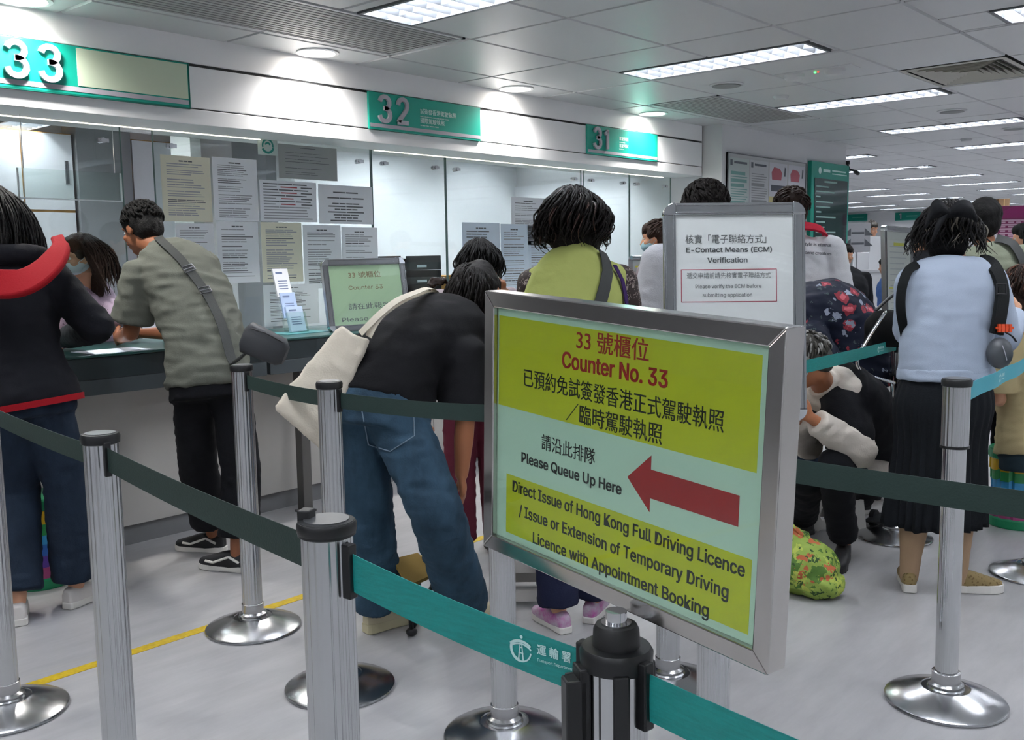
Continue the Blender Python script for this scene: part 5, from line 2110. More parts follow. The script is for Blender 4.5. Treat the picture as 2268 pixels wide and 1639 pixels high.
# ================================================================== L: woman in the pale blue sweater
f1, f2 = fl(2012, 1305), fl(2120, 1310)
J = place(std(1.57, 1.06), ((f1.x + f2.x) / 2 + .02, (f1.y + f2.y) / 2 + .01), 22)
J['anL'] = V((f1.x, f1.y, .08)); J['anR'] = V((f2.x, f2.y, .08))
J['head'] = at(2098, 505, 4.0); J['neck'] = at(2108, 568, 3.98)
J['shL'] = at(2022, 625, 3.98); J['shR'] = at(2192, 622, 4.02)
J['elL'] = at(2015, 730, 3.92 + .12); J['wrL'] = at(2030, 745, 4.22)
J['elR'] = at(2222, 745, 4.02); J['wrR'] = at(2250, 700, 4.25)
J['chest'] = at(2106, 655, 3.97); J['waist'] = at(2096, 760, 3.97); J['pelvis'] = at(2094, 850, 3.98)
J['hipL'] = at(2050, 870, 3.95); J['hipR'] = at(2138, 870, 4.0); J['knL'] = at(2030, 1110, 4.0); J['knR'] = at(2125, 1110, 4.0)
p = Person(J, 1.57, 'woman with a black bow, pale blue sweater and black pleated skirt seen from behind', hf=dirv(20, -14))
p.foot = {'L': dirv(24), 'R': dirv(308)}
p.body(.007)
p.PROF = [(-.14, .186, .132), (0, .182, .130), (.2, .176, .122), (.38, .172, .118), (.55, .172, .118), (.72, .176, .120), (.86, .160, .105), (.94, .108, .085), (1.0, .064, .064)]
p.top(bluesw, .10, .95, 1.9, .024, sr=(.076, .072, .055), amp=.006, seed=33, f=(5, 5, 13), name='sweater')
m = MB()
p.torso(m, .07, .16, .028)
obj('waistband_hem', remesh(m, .008, 3, wrinkle(.006, (6, 6, 20), 2)), bluesw, p.root)
p.skirt(skirt_m, .285, .15, a0=.205, b0=.17, pleats=30)
for n in 'LR':
    m = MB()
    a, b_ = J['an' + n], J['kn' + n]
    m.chain([a - V((0, 0, .03)), a.lerp(b_, .25), a.lerp(b_, .6), b_], [.037, .044, .056, .052])
    obj('sock', remesh(m, .007, 3), cloth('sock_tan', '#a1866c', bump=(300, .15)), p.root)
    p.shoe(n, sneaker_m, sole_w, .26, lace=sole_w, style='chunky')
p.hair(HAIR['black'], 'long', 37, length=.065, locks=260, streak=(mat('hair_streak', '#5d574c', .5), .12), vol=.97, wave=.010)
# bow
bw = at(2100, 472, 3.83)
t = thing('hair_bow', 'big black ribbon bow in the hair of the woman in the blue sweater', 'bow', tuple(bw))
bk = cloth('bow_black', '#16171a')


def petal(pts, w, nm):
    path = smooth_path(pts, 14)
    vs = [(path[i], w * math.sin(PI * (i + 1.2) / (len(path) + 1.4)) ** .7) for i in range(len(path))]
    m = MB()
    a, fs = [], []
    for q, ww in vs:
        for s_, o_ in ((-.5, 0), (0, .012), (.5, 0), (0, -.006)):
            a.append(q + _u * ww * s_ - _f * o_)
    k = len(vs)
    for i in range(k - 1):
        for j in range(4):
            fs.append((i * 4 + j, i * 4 + (j + 1) % 4, (i + 1) * 4 + (j + 1) % 4, (i + 1) * 4 + j))
    fs += [(0, 1, 2, 3), tuple((k - 1) * 4 + j for j in (3, 2, 1, 0))]
    m.add(a, fs)
    obj(nm, m, bk, t, smooth=True)


petal([at(2102, 474, 3.82), at(2082, 462, 3.79), at(2064, 468, 3.80), at(2049, 500, 3.83)], .075, 'loop')
petal([at(2100, 474, 3.82), at(2125, 462, 3.78), at(2150, 466, 3.80), at(2164, 486, 3.84)], .07, 'loop')
petal([at(2096, 476, 3.81), at(2078, 500, 3.79), at(2064, 532, 3.81)], .05, 'tail')
m = MB(); m.ell(bw - _f * .01, (.016, .016, .02)); obj('knot', m, bk, t, smooth=True)
# backpack worn in front: straps on both shoulders, pouch and a bottle case
t = thing('backpack_straps', 'black backpack harness worn over the pale blue sweater', 'backpack', tuple(at(2225, 640, 3.95)))
for path, w in (([at(2035, 585, 3.93), at(2012, 600, 3.90), at(1998, 640, 3.90), at(1996, 690, 3.92), at(2006, 745, 3.98)], .035), ([at(2165, 582, 3.93), at(2198, 592, 3.90), at(2216, 640, 3.88), at(2212, 690, 3.86), at(2203, 740, 3.86)], .075)):
    path = smooth_path(path, 20)
    ribbon(path, [(-_f + _r * (.6 if w > .05 else -.6)).normalized()] * 21, w, .014, 'strap', cloth('harness_black', '#1a1c1d'), t)
m = MB(); T = frame_T(at(2218, 640, 3.84), _r, _u); m.tube([T @ V(q) for q in ((-.018, -.02, 0), (.018, -.02, 0), (.018, .02, 0), (-.018, .02, 0))], .004, 8, closed=True); obj('ring', m, black_pl, t)
m = MB(); T = frame_T(at(2222, 727, 3.83), _r, _u)
for x in (-.022, -.008, .006, .02):
    m.box((x, -.016, -.006), (x + .011, .016, .008), T)
m.box((-.03, -.004, -.006), (.04, .006, .004), T)
obj('orange_buckle', m, mat('buckle_orange', '#d2481f', .45), t)
m = MB(); m.tube(smooth_path([at(2225, 735, 3.83), at(2242, 745, 3.83), at(2250, 756, 3.84)], 6), .008, 6, flat=.4); obj('strap_tail', m, black_pl, t)
t = thing('hanging_case', 'grey oval hard case hanging under the orange buckle', 'case', tuple(at(2213, 790, 3.84)))
m = MB(); m.ell(at(2214, 782, 3.84), (.05, .038, .062), Matrix((_r, _f, _u)).transposed(), 28, 20); obj('shell', m, mat('case_grey', '#4d5054', .4), t, smooth=True)
m = MB(); m.tube(smooth_path([at(2220, 765, 3.797), at(2226, 782, 3.797), at(2230, 798, 3.80)], 6), .0018, 6); obj('zip_line', m, letter_grey, t)

# ================================================================== M: man beyond her
loc = at(2188, 900, 5.3)
J = place(std(1.68, 1.05), (loc.x, loc.y), 20)
J['head'] = at(2178, 490, 5.3); J['neck'] = at(2182, 548, 5.28)
p = Person(J, 1.68, 'man with cropped black hair and a sage tee near the right edge', hf=dirv(30, 0), skin='mid')
p.body(.009)
p.top(sagetee, -.1, .95, .9, .026, sr=(.08, .088, .085), seed=36)
p.trousers(blackt, vox=.014)
p.hair(HAIR['black'], 'short', 29, locks=0, vol=1.04)
for n in 'LR':
    p.shoe(n, shoe_b, sole_b)
pts, nn = [], []
for i in range(12):
    q, n_ = p.surf(.97 - .6 * i / 11, 285 + 38 * (i / 11) ** .6, .014, None, .03)
    pts.append(q); nn.append(n_)
t = thing('backpack_strap', 'black strap over the shoulder of the man in the sage tee', 'bag strap', tuple(pts[-1])); ribbon(pts, nn, .05, .006, 'webbing', strap_m, t)
# ================================================================== FRAMED SIGNS
def snap_frame(name, lab, TL, TR, BL, m_paper, bw=.022, th=.018, cat='sign', corner=.03, rounded=True):
    """aluminium snap frame; corners in world space; returns thing, plane matrix (centre), half width, half height"""
    Rt_, Up_ = TR - TL, TL - BL
    T = frame_T(TL + Rt_ / 2 - Up_ / 2, Rt_, Up_)
    hw, hh = Rt_.length / 2, Up_.length / 2
    b0 = T @ V((0, -hh, 0))
    t = thing(name, lab, cat, tuple(b0))
    for nm, lo, hi in (('frame_top', (-hw + bw, hh - bw, -th), (hw - bw, hh, 0)), ('frame_bottom', (-hw + bw, -hh, -th), (hw - bw, -hh + bw, 0)), ('frame_left', (-hw, -hh + bw, -th), (-hw + bw, hh - bw, 0)), ('frame_right', (hw - bw, -hh + bw, -th), (hw, hh - bw, 0))):
        m = MB()
        m.box(lo, hi, T)
        # raised ridges of the profile
        horiz = 'top' in nm or 'bottom' in nm
        for a in (.18, .82):
            if horiz:
                y = lo[1] + (hi[1] - lo[1]) * a
                m.box((lo[0], y - .0015, 0), (hi[0], y + .0015, .002), T)
            else:
                x = lo[0] + (hi[0] - lo[0]) * a
                m.box((x - .0015, lo[1], 0), (x + .0015, hi[1], .002), T)
        obj(nm, m, mat('snap_aluminium', '#a9abad', .22, metal=1), t, bevel=.001)
    for sx_, sy_ in ((1, 1), (-1, 1), (-1, -1), (1, -1)):
        m = MB()
        cx_, cy_ = sx_ * (hw - bw), sy_ * (hh - bw)
        poly = [(0, 0)] + [(bw * 1.04 * math.cos(a), bw * 1.04 * math.sin(a)) for a in [i * PI / 2 / 10 for i in range(11)]]
        poly = [(cx_ + sx_ * x, cy_ + sy_ * y) for x, y in poly]
        if sx_ * sy_ < 0:
            poly = poly[::-1]
        m.prism(poly, -th - .001, .003, T)
        obj('corner_cap', m, mat('corner_chrome', '#d0d2d4', .08, metal=1), t, bevel=.0015)
    m = MB(); m.box((-hw + bw * .5, -hh + bw * .5, -th * .8), (hw - bw * .5, hh - bw * .5, -.006), T); obj('poster', m, m_paper, t)
    m = MB(); m.box((-hw + bw * .9, -hh + bw * .9, -.0045), (hw - bw * .9, hh - bw * .9, -.0036), T); obj('clear_cover', m, glass_mat('clear_cover', '#fafcfb', .8), t)
    return t, T, hw, hh


def planar(T, px, py, z=-.006):
    n = T.to_3x3().col[2]
    d = ray(px, py)
    s = (T @ V((0, 0, z)) - CAM).dot(n) / d.dot(n)
    return T.inverted() @ (CAM + d * s)


def sign_line(t, T, s, c, xa, xb, m, sz, off=.0, z=-.0055):
    q = planar(T, *c)
    l, r = planar(T, xa, c[1]).x, planar(T, xb, c[1]).x
    lat = ord(s[1]) < 0x2000 and ord(s[3]) < 0x2000
    text(s, T @ Matrix.Translation(((l + r) / 2, q.y, z)), sz * (1.3 if lat else 1), m, t, off=off, ext=.0001, fit=r - l)


# verification sign on its post
t, T, hw, hh = snap_frame('verification_sign', 'white verification notice in a chrome cornered frame behind the yellow sign', at(1466, 450, 2.13), at(1779, 447, 2.13), at(1478, 935, 2.13), mat('sign_paper', '#dddadc', .55), bw=.026)
ink_g = mat('print_grey', '#4a4a4c', .6)
for s, c, xa, xb, sz, off in (('核實「電子聯絡方式」', (1613, 531), 1524, 1703, .021, .0), ('E-Contact Means (ECM)', (1615, 553), 1520, 1710, .018, .0004), ('Verification', (1612, 576), 1567, 1656, .018, .0004),
                              ('遞交申請前請先核實電子聯絡方式', (1614, 611), 1521, 1707, .014, 0), ('Please verify the ECM before', (1612, 634), 1540, 1686, .014, .0001), ('submitting application', (1611, 653), 1556, 1666, .014, .0001)):
    sign_line(t, T, s, c, xa, xb, ink_g if sz > .015 else mat('print_light_grey', '#77777a', .6), sz, off)
a_, b_ = planar(T, 1508, 597), planar(T, 1721, 668)
m = MB(); w_ = .0016
for lo, hi in (((a_.x, a_.y - w_), (b_.x, a_.y)), ((a_.x, b_.y), (b_.x, b_.y + w_)), ((a_.x, b_.y), (a_.x + w_, a_.y)), ((b_.x - w_, b_.y), (b_.x, a_.y))):
    m.box((*lo, -.006), (*hi, -.0055), T)
obj('red_box', m, mat('print_crimson', '#a8324a', .6), t)
m = MB(); p9 = pos['P9']; q_ = T @ V((0, -hh, -.009)); m.tube([V((p9[0], p9[1], 1.0215)), V((q_.x, q_.y, q_.z))], .012, 16); obj('stem', m, chrome, t, smooth=True, auto=40)

# counter 33 notice standing on the counter
d0 = (on(735, 737, 2, ZT) - CAM).dot(_f)
TRn = on(893, 570, 0, -4.47)
t, T, hw, hh = snap_frame('counter_notice', 'pale green counter 33 notice in a steel frame on the counter', at(710, 575, d0), TRn, at(733, 737, d0), mat('notice_green', '#b4cfae', .5), bw=.038, th=.03)
rb = mat('print_brown', '#8a6a52', .6)
for s, c, xa, xb, mm in (('33 號櫃位', (806, 609), 771, 843, rb), ('Counter 33', (810, 636), 772, 848, rb), ('請在此報到', (818, 678), 773, 864, ink_d), ('Please', (786, 707), 757, 815, ink_d)):
    sign_line(t, T, s, c, xa, xb, mm, .04, .0, z=-.0055)
m = MB(); m.box((-hw * .8, -hh - .002, -.12), (hw * .8, -hh + .012, -.03), T); obj('foot', m, brushed, t)
# grey notice standing on counter 31
d1 = 6.95
t, T, hw, hh = snap_frame('desk_notice', 'grey framed notice on the counter right of the lime vest', at(1390, 566, d1), at(1492, 566, d1), at(1394, 683, d1), mat('notice_grey', '#a9abad', .6), bw=.03)
m = MB()
for i in range(9):
    m.box((-hw * .7, hh * (.7 - .16 * i), -.006), (hw * (.7 - .1 * (i % 3)), hh * (.74 - .16 * i), -.0055), T)
obj('print', m, ink, t)
m = MB(); m.box((-hw * .7, hh * .55, -.006), (hw * .1, hh * .62, -.0053), T); obj('highlight', m, mat('highlighter', '#c9c33c', .6), t)

# poster board and directory on the column
XP = -4.43
t = thing('poster_board', 'notice board with four printed posters on the column wall', 'notice board', (XP + .02, 8.75, 1.2))
T = frame_T((XP + .004, 7.95, 1.20), (0, 1, 0), (0, 0, 1))
BW, BH = 1.6, 1.11
m = MB(); m.box((0, 0, 0), (BW, BH, .012), T); obj('board', m, mat('board_grey', '#b3b5b6', .6), t)
m = MB(); m.box((0, BH - .008, .0), (BW, BH, .02), T); m.box((0, 0, .0), (BW, .008, .02), T); m.box((0, 0, 0), (.008, BH, .02), T); m.box((BW - .008, 0, 0), (BW, BH, .02), T); obj('frame', m, mat('board_frame', '#6f7275', .4), t)
rng = random.Random(5)
cols = [(.03, .40, '#b9c3c0', '#6f9a94'), (.42, .78, '#c2c4c6', '#8f9193'), (.80, 1.18, '#c6bd86', '#8f8a52'), (1.20, 1.57, '#c6bd86', '#8f8a52')]
for i, (x0, x1, pc, ic) in enumerate(cols):
    m = MB()
    m.box((x0, .04, .012), (x1, BH - .04, .014), T); m.k = 1
    if i >= 2:
        m.k = 2; m.box((x0, BH - .36, .014), (x1, BH - .04, .0145), T)
        m.k = 3; m.prism([(x0 + .06, BH - .2), (x1 - .13, BH - .2), (x1 - .11, BH - .13), (x1 - .16, BH - .09), (x0 + .1, BH - .08), (x0 + .05, BH - .13)], .0145, .0152, T)
        m.k = 4; m.box((x0 + .04, BH - .31, .0145), (x1 - .03, BH - .25, .015), T); m.prism([(x1 - .07, BH - .16), (x1 - .04, BH - .16), (x1 - .03, BH - .08), (x1 - .055, BH - .07)], .0145, .0152, T)
    else:
        m.k = 4; m.box((x0 + .02, BH - .11, .014), (x0 + .06, BH - .06, .015), T); m.box((x0 + .09, BH - .09, .014), (x1 - .04, BH - .07, .015), T)
    m.k = 1
    y = BH - (.42 if i >= 2 else .16)
    while y > .1:
        h_ = rng.choice((.008, .008, .03))
        m.box((x0 + .03, y - h_, .014), (x0 + (x1 - x0) * rng.uniform(.75, .95), y, .0148), T)
        y -= h_ + .014
    obj('poster', m, [mat('poster_' + pc[1:], pc, .6), mat('posterink_' + ic[1:], ic, .6), mat('poster_head', '#c5c6cc', .6), mat('poster_red', '#b5616c', .6), mat('poster_dark', '#565a63', .6)], t)
t = thing('directory_board', 'tall teal framed directory board with a dark glossy panel on the column', 'directory board', (XP + .04, 10.09, 1.23))
T = frame_T((XP + .004, 9.615, 1.235), (0, 1, 0), (0, 0, 1))
BW, BH = .945, 1.105
m = MB(); m.prism([(0, .05), (.05, 0), (BW - .05, 0), (BW, .05), (BW, BH), (0, BH)], 0, .045, T); obj('frame', m, mat('directory_teal', '#12907c', .35), t, bevel=.006)
m = MB(); m.box((.07, .09, .045), (BW - .05, BH - .17, .05), T); obj('panel', m, mat('directory_dark', '#27403f', .06, spec=.7), t)
m = MB()
for i in range(13):
    m.box((.11, BH - .26 - .052 * i, .05), (.11 + .5 * (.6 + .4 * math.sin(i * 2.3)), BH - .245 - .052 * i, .0506), T)
m.box((.3, BH - .21, .05), (.62, BH - .19, .0506), T)
obj('print', m, mat('directory_print', '#8fb0a8', .5), t)
m = MB(); m.box((.28, BH - .10, .045), (.45, BH - .07, .0456), T); m.box((.5, BH - .085, .045), (.85, BH - .07, .0456), T); m.box((.5, BH - .115, .045), (.88, BH - .105, .0456), T); m.lathe([(.035, 0), (.035, .001)], 20, T=T @ Matrix.Translation((.2, BH - .09, .045))); obj('header_print', m, mat('sign_white', '#d6efe9', .4), t)
t = thing('security_camera', 'small camera on the corner of the column near the ceiling', 'camera', (-4.4, 10.6, 2.3))
m = MB(); m.box((-4.44, 10.585, 2.36), (-4.40, 10.62, 2.40)); m.tube([(-4.42, 10.6, 2.36), (-4.42, 10.66, 2.31), (-4.36, 10.68, 2.29)], .012, 8); obj('bracket', m, black_pl, t)
m = MB(); m.cap((-4.36, 10.68, 2.28), (-4.32, 10.64, 2.26), .022, .022); obj('lens_body', m, black_pl, t, smooth=True)

# far counter signs 2 and 1
for num, a, b, lab in (('2', (1862, 476), (1920, 489), 'far teal counter sign with number 2'), ('1', (1983, 471), (2038, 487), 'far teal counter sign with number 1')):
    A, B = on(*a, 1, 27.95), on(*b, 1, 27.95)
    w_, h_ = B.x - A.x, A.z - B.z
    t = thing('counter_sign', lab, 'sign', (A.x, 27.96, B.z), group='far counter signs')
    T = frame_T((A.x, 27.95, B.z), (1, 0, 0), (0, 0, 1))
    m = MB(); m.box((0, 0, -.04), (w_, h_, 0), T); obj('panel', m, mat('teal_far', '#0f8a78', .4), t)
    digits(num, T @ Matrix.Translation((w_ * .15, h_ * .2, .002)), h_ * .7, .1, h_ * .13, .01, letter_grey, t)
    m = MB(); m.box((w_ * .45, h_ * .45, .001), (w_ * .88, h_ * .6, .003), T); obj('wording', m, mat('sign_dim', '#5aa89a', .5), t)
    m = MB(); m.box((0, h_ * .0, .001), (w_, h_ * .07, .003), T); obj('stripe', m, mat('sign_mint', '#4fc2b0', .5), t)

# ================================================================== MORE PEOPLE
# K: elderly person crouched on the stool
J = {}
J['pelvis'] = at(1893, 1058, 4.64); J['waist'] = at(1908, 980, 4.64); J['chest'] = at(1888, 905, 4.54); J['neck'] = at(1822, 850, 4.42); J['head'] = at(1788, 800, 4.32)
J['shL'] = at(1868, 905, 4.37); J['shR'] = at(1808, 880, 4.72)
J['elL'] = at(1905, 1000, 4.28); J['wrL'] = at(1795, 925, 4.16)
J['elR'] = at(1790, 985, 4.72); J['wrR'] = at(1760, 925, 4.42)
J['hipL'] = at(1895, 1070, 4.56); J['hipR'] = at(1868, 1070, 4.72)
J['knL'] = at(1848, 1030, 4.24); J['knR'] = at(1785, 1060, 4.42)
a_ = fl(1868, 1245); J['anL'] = V((a_.x, a_.y, .085)); a_ = fl(1780, 1185); J['anR'] = V((a_.x, a_.y, .085))
p = Person(J, 1.60, 'grey haired person in an off white jacket with black back crouched on a white stool', hf=dirv(118, -30), skin='mid')
p.foot = {'L': dirv(195), 'R': dirv(160)}
p.body(.007)
p.top(jk_w, .02, .97, 1.88, .024, sr=(.078, .076, .058), amp=.010, seed=41, name='jacket', collar=1)
mb = MB(); p.torso(mb, .22, .88, .055); mb.chain([cr(p.spine, .86), J['shL'], J['shL'].lerp(J['elL'], .62)], [.09, .094, .092]); obj('black_yoke', remesh(mb, .009, 5, wrinkle(.007, (9, 9, 9), 4)), blackt, p.root)
p.trousers(blackt, rs=(.095, .078, .07), hem=.075, seed=41, u1=.1)
p.hair(HAIR['grey'], 'short', 41, locks=260, streak=(HAIR['white'], .3), vol=1.02)
for n in 'LR':
    p.shoe(n, shoe_b, sole_b, .27, lace=mat('lace_black', '#222225', .6), high=.03)
m = MB(); H = lambda x, y, z: p.J['head'] + (p.hr * x + p.hf * y + p.hu * z) * p.k
m.tube([H(-.078, -.01, .0), H(-.07, .03, -.045), H(-.05, .06, -.06)], .002, 6); obj('mask_cord', m, mask_w, p.root)

# J: bending person in the floral top
J = {}
D5 = 4.98
J['pelvis'] = at(1902, 835, D5); J['waist'] = at(1878, 738, D5); J['chest'] = at(1824, 692, D5); J['neck'] = at(1768, 735, D5); J['head'] = at(1738, 790, D5)
J['shL'] = at(1800, 745, D5 - .18); J['shR'] = at(1790, 715, D5 + .18)
J['elL'] = at(1850, 850, D5 - .24); J['wrL'] = at(1848, 935, D5 - .28)
J['elR'] = at(1790, 850, D5 + .2); J['wrR'] = at(1770, 930, D5 + .1)
J['hipL'] = at(1900, 885, D5 - .09); J['hipR'] = at(1900, 880, D5 + .09)
J['knL'] = at(1905, 1005, D5 - .12); J['knR'] = at(1930, 1000, D5 + .1)
a_ = fl(1905, 1138); J['anL'] = V((a_.x, a_.y, .085)); a_ = fl(1945, 1105); J['anR'] = V((a_.x, a_.y, .085))
p = Person(J, 1.60, 'person in a navy floral blouse bent over behind the crouched elderly person', hf=dirv(131, -60), hu=V((-.7, -.6, .3)), skin='mid')
p.foot = {'L': dirv(131), 'R': dirv(131)}
p.body(.008)
p.PROF = [(-.14, .185, .15), (0, .185, .16), (.2, .178, .15), (.38, .172, .145), (.55, .175, .145), (.72, .178, .14), (.86, .165, .120), (.94, .115, .09), (1.0, .066, .066)]
p.top(floral, -.12, .95, .95, .04, sr=(.082, .085, .08), amp=.010, seed=43, name='blouse')
p.trousers(blackt, rs=(.105, .088, .078), hem=.05, seed=43, inf=.0)
p.hair(HAIR['grey'], 'short', 44, locks=120)
for n in 'LR':
    p.shoe(n, shoe_b, sole_w, .26)

# N: seated person in beige by the right edge
J = {}
J['pelvis'] = at(2290, 1000, 4.86); J['waist'] = at(2285, 915, 4.86); J['chest'] = at(2282, 815, 4.80); J['neck'] = at(2275, 725, 4.72); J['head'] = at(2262, 645, 4.70)
J['shL'] = at(2215, 775, 4.72); J['shR'] = at(2345, 775, 4.80); J['elL'] = at(2210, 880, 4.75); J['wrL'] = at(2235, 900, 5.05); J['elR'] = at(2370, 890, 4.8); J['wrR'] = at(2330, 900, 5.1)
J['hipL'] = at(2255, 1010, 4.85); J['hipR'] = at(2330, 1010, 4.88); J['knL'] = at(2245, 985, 5.28); J['knR'] = at(2320, 985, 5.3)
for n, x in (('L', 2245), ('R', 2320)):
    a_ = J['kn' + n]; J['an' + n] = V((a_.x, a_.y, .085))
p = Person(J, 1.62, 'person in a beige shirt sitting on the rainbow stool at the right edge', hf=dirv(60, -20))
p.body(.009)
p.top(beige, .0, .95, .9, .03, sr=(.084, .09, .088), amp=.012, seed=46, f=(5, 5, 16))
p.trousers(cloth('denim_teal', '#2c3b43'), seed=46, u1=.2)
p.hair(HAIR['brown'], 'bob', 47, .008, .04, 170, streak=(mat('hair_chestnut', '#5b3420', .4), .4), vol=1.06)
for n in 'LR':
    p.shoe(n, shoe_b, sole_w)


def simple_person(px, depth, h, hd, head_px, lab, top, hair, hstyle='short', sleeve=1.6, bottom=None, hf=None, seed=50, vol=1.0, skin='light', mask=None):
    loc = at(px, 900, depth)
    J = place(std(h), (loc.x, loc.y), hd)
    if head_px:
        J['head'] = at(head_px[0], head_px[1], depth)
        J['neck'] = J['head'] - V((0, 0, .145)) - dirv(hd) * .02
    p = Person(J, h, lab, hf=hf or dirv(hd, -6), skin=skin)
    p.body(.011)
    p.top(top, -.1, .95, sleeve, .02, seed=seed, vox=.012)
    p.trousers(bottom or blackt, vox=.014)
    p.hair(hair, hstyle, seed, .005, .08, 80, vol=vol)
    if mask:
        p.mask(mask)
    for n in 'LR':
        p.shoe(n, shoe_b, sole_b)
    return p


simple_person(2282, 7.2, 1.58, 200, (2272, 527), 'dark haired person in a dark green top at the far right edge', cloth('top_dark_green', '#14302a'), HAIR['black'], 'long', hf=dirv(100, -8), seed=51)
simple_person(1932, 14, 1.62, 200, (1930, 508), 'far grey haired clerk in white behind the booths', whitet, HAIR['grey'], hf=dirv(250, -10), seed=52)
simple_person(2036, 8.3, 1.55, 110, (2034, 528), 'far brown haired person right of the slim poster stand', blackt, HAIR['brown'], 'long', hf=dirv(120, -5), seed=53)
simple_person(1880, 9.4, 1.45, 240, (1878, 560) if False else (1872, 566), 'far seated clerk half hidden behind the grey booth notice', blackt, HAIR['dark'], seed=54)
simple_person(1962, 10.6, 1.30, 140, (1962, 590), 'far person in a blue shirt reaching to the white booth counter', cloth('shirt_blue', '#4a6ba6'), HAIR['black'], seed=55)

# ================================================================== THINGS ON THE FLOOR
stool_m = mat('stool_white', '#c4c2be', .45)


def step_stool(loc, rz, lab, w=.27, d=.20, h=.24):
    t = thing('plastic_stool', lab, 'stool', loc, rz, group='white plastic stools')
    m = MB(); m.box((-w / 2, -d / 2, h - .03), (w / 2, d / 2, h)); obj('seat', m, stool_m, t, world=False, bevel=.012, seg=3)
    for s_ in (-1, 1):
        m = MB()
        y = s_ * d / 2
        o, i_ = .014, .0
        # side panel with an arched opening
        z0, z1 = 0, h - .03
        wx0, wx1 = w / 2 + .015, w / 2 - .005
        out = [(-wx0, z0), (-wx0 + .05, z0), (-wx0 + .055, z0 + .018), (wx0 - .055, z0 + .018), (wx0 - .05, z0), (wx0, z0), (wx1, z1), (-wx1, z1)]
        hole = [(-.075, .065), (-.085, .09), (-.07, .135), (.07, .135), (.085, .09), (.075, .065)]
        # build ring faces between a refined outline and the hole
        N = 48

        def resample(poly):
            P = [V((a, b, 0)) for a, b in poly]
            L = [0]
            for q in range(len(P)):
                L.append(L[-1] + (P[(q + 1) % len(P)] - P[q]).length)
            res = []
            for k in range(N):
                s0 = L[-1] * k / N
                for q in range(len(P)):
                    if L[q] <= s0 <= L[q + 1]:
                        res.append(P[q].lerp(P[(q + 1) % len(P)], (s0 - L[q]) / (L[q + 1] - L[q])))
                        break
            return res
        A = sorted(resample(out), key=lambda q: math.atan2(q.y - .1, q.x))
        B = sorted(resample(hole), key=lambda q: math.atan2(q.y - .1, q.x))
        vs, fs = [], []
        for q in range(N):
            for P_, yy in ((A[q], y - .008), (A[q], y + .008), (B[q], y + .008), (B[q], y - .008)):
                vs.append((P_.x, yy + s_ * (.022 * (1 - P_.y / h)), P_.y))
        for q in range(N):
            r_ = (q + 1) % N
            for k in range(4):
                fs.append((q * 4 + k, q * 4 + (k + 1) % 4, r_ * 4 + (k + 1) % 4, r_ * 4 + k))
        m.add(vs, fs)
        obj('side_panel', m, stool_m, t, world=False)
    m = MB()
    for s_ in (-1, 1):
        m.box((s_ * w / 2 - .008, -d / 2 + .01, .10), (s_ * w / 2 + .004, d / 2 - .01, h - .03))
    obj('hinge_panel', m, stool_m, t, world=False)
    return t


q = fl(1172, 1318); step_stool((q.x, q.y, 0), math.radians(42), 'white plastic stool seen under the left part of the yellow sign', w=.26, h=.26)
q = fl(1836, 1165); step_stool((q.x, q.y, 0), math.radians(40), 'white plastic stool under the crouched elderly person', w=.27, h=.26)
q = fl(1722, 1168); step_stool((q.x, q.y, 0), math.radians(50), 'white plastic stool edge just right of the yellow sign frame', w=.24, h=.26)

RB = ['#16794c', '#c9a21e', '#2d8f4e', '#3a9bd0', '#2a66b8', '#5b3f9a', '#a6467a', '#18885a']


def rainbow_stool(loc, lab, r=.145, h=.40):
    t = thing('rainbow_stool', lab, 'stool', loc, group='rainbow telescopic stools')
    n = len(RB)
    for i, c in enumerate(RB):
        z1 = h - h * i / n
        z0 = h - h * (i + 1) / n
        rr = r * (.86 + .14 * abs(i - 3.5) / 3.5)
        m = MB()
        if i in (0, n - 1):
            m.lathe([(r * .98, z0), (r, z0 + .006), (r, z1 - .008), (r * .97, z1)], 48)
        else:
            vs, fs = [], []
            N = 60
            for k in range(N):
                a = 2 * PI * k / N
                cut = .012 if (k % 5) == 0 else 0
                for z, rad in ((z0 - (.010 if k % 5 else 0), rr - cut), (z1 - .002, rr - cut), (z1 - .002, rr - .012), (z0, rr - .012)):
                    vs.append((rad * math.cos(a), rad * math.sin(a), z))
            for k in range(N):
                j = (k + 1) % N
                for e in range(4):
                    fs.append((k * 4 + e, k * 4 + (e + 1) % 4, j * 4 + (e + 1) % 4, j * 4 + e))
            m.add(vs, fs)
        obj('ring', m, mat('ring_' + c[1:], c, .35), t, world=False)
    m = MB(); m.lathe([(r * .80, .01), (r * .80, h - .02)], 40); obj('core', m, mat('stool_core', '#20262a', .6), t, world=False)


q = fl(2252, 1160); rainbow_stool((q.x, q.y, 0), 'rainbow ringed telescopic stool at the right edge')
q = fl(92, 1290); rainbow_stool((q.x, q.y, 0), 'rainbow ringed telescopic stool behind the jeans at far left', r=.13, h=.40)

# camouflage bag
q = fl(1775, 1312)
t = thing('camo_bag', 'green and orange camouflage bag on the floor beside the yellow sign', 'bag', (q.x, q.y, 0))
m = MB(); m.ell((q.x, q.y, .115), (.15, .12, .112), None, 20, 14); m.ell((q.x - .05, q.y + .02, .19), (.07, .07, .08)); m.ell((q.x + .08, q.y, .06), (.09, .10, .058)); obj('bag_body', remesh(m, .007, 5, wrinkle(.014, (14, 14, 14), 8)), camo, t)
m = MB(); m.tube(smooth_path([(q.x - .1, q.y, .22), (q.x - .06, q.y - .02, .29), (q.x, q.y, .24)], 10), .010, 8); obj('handle', m, camo, t)

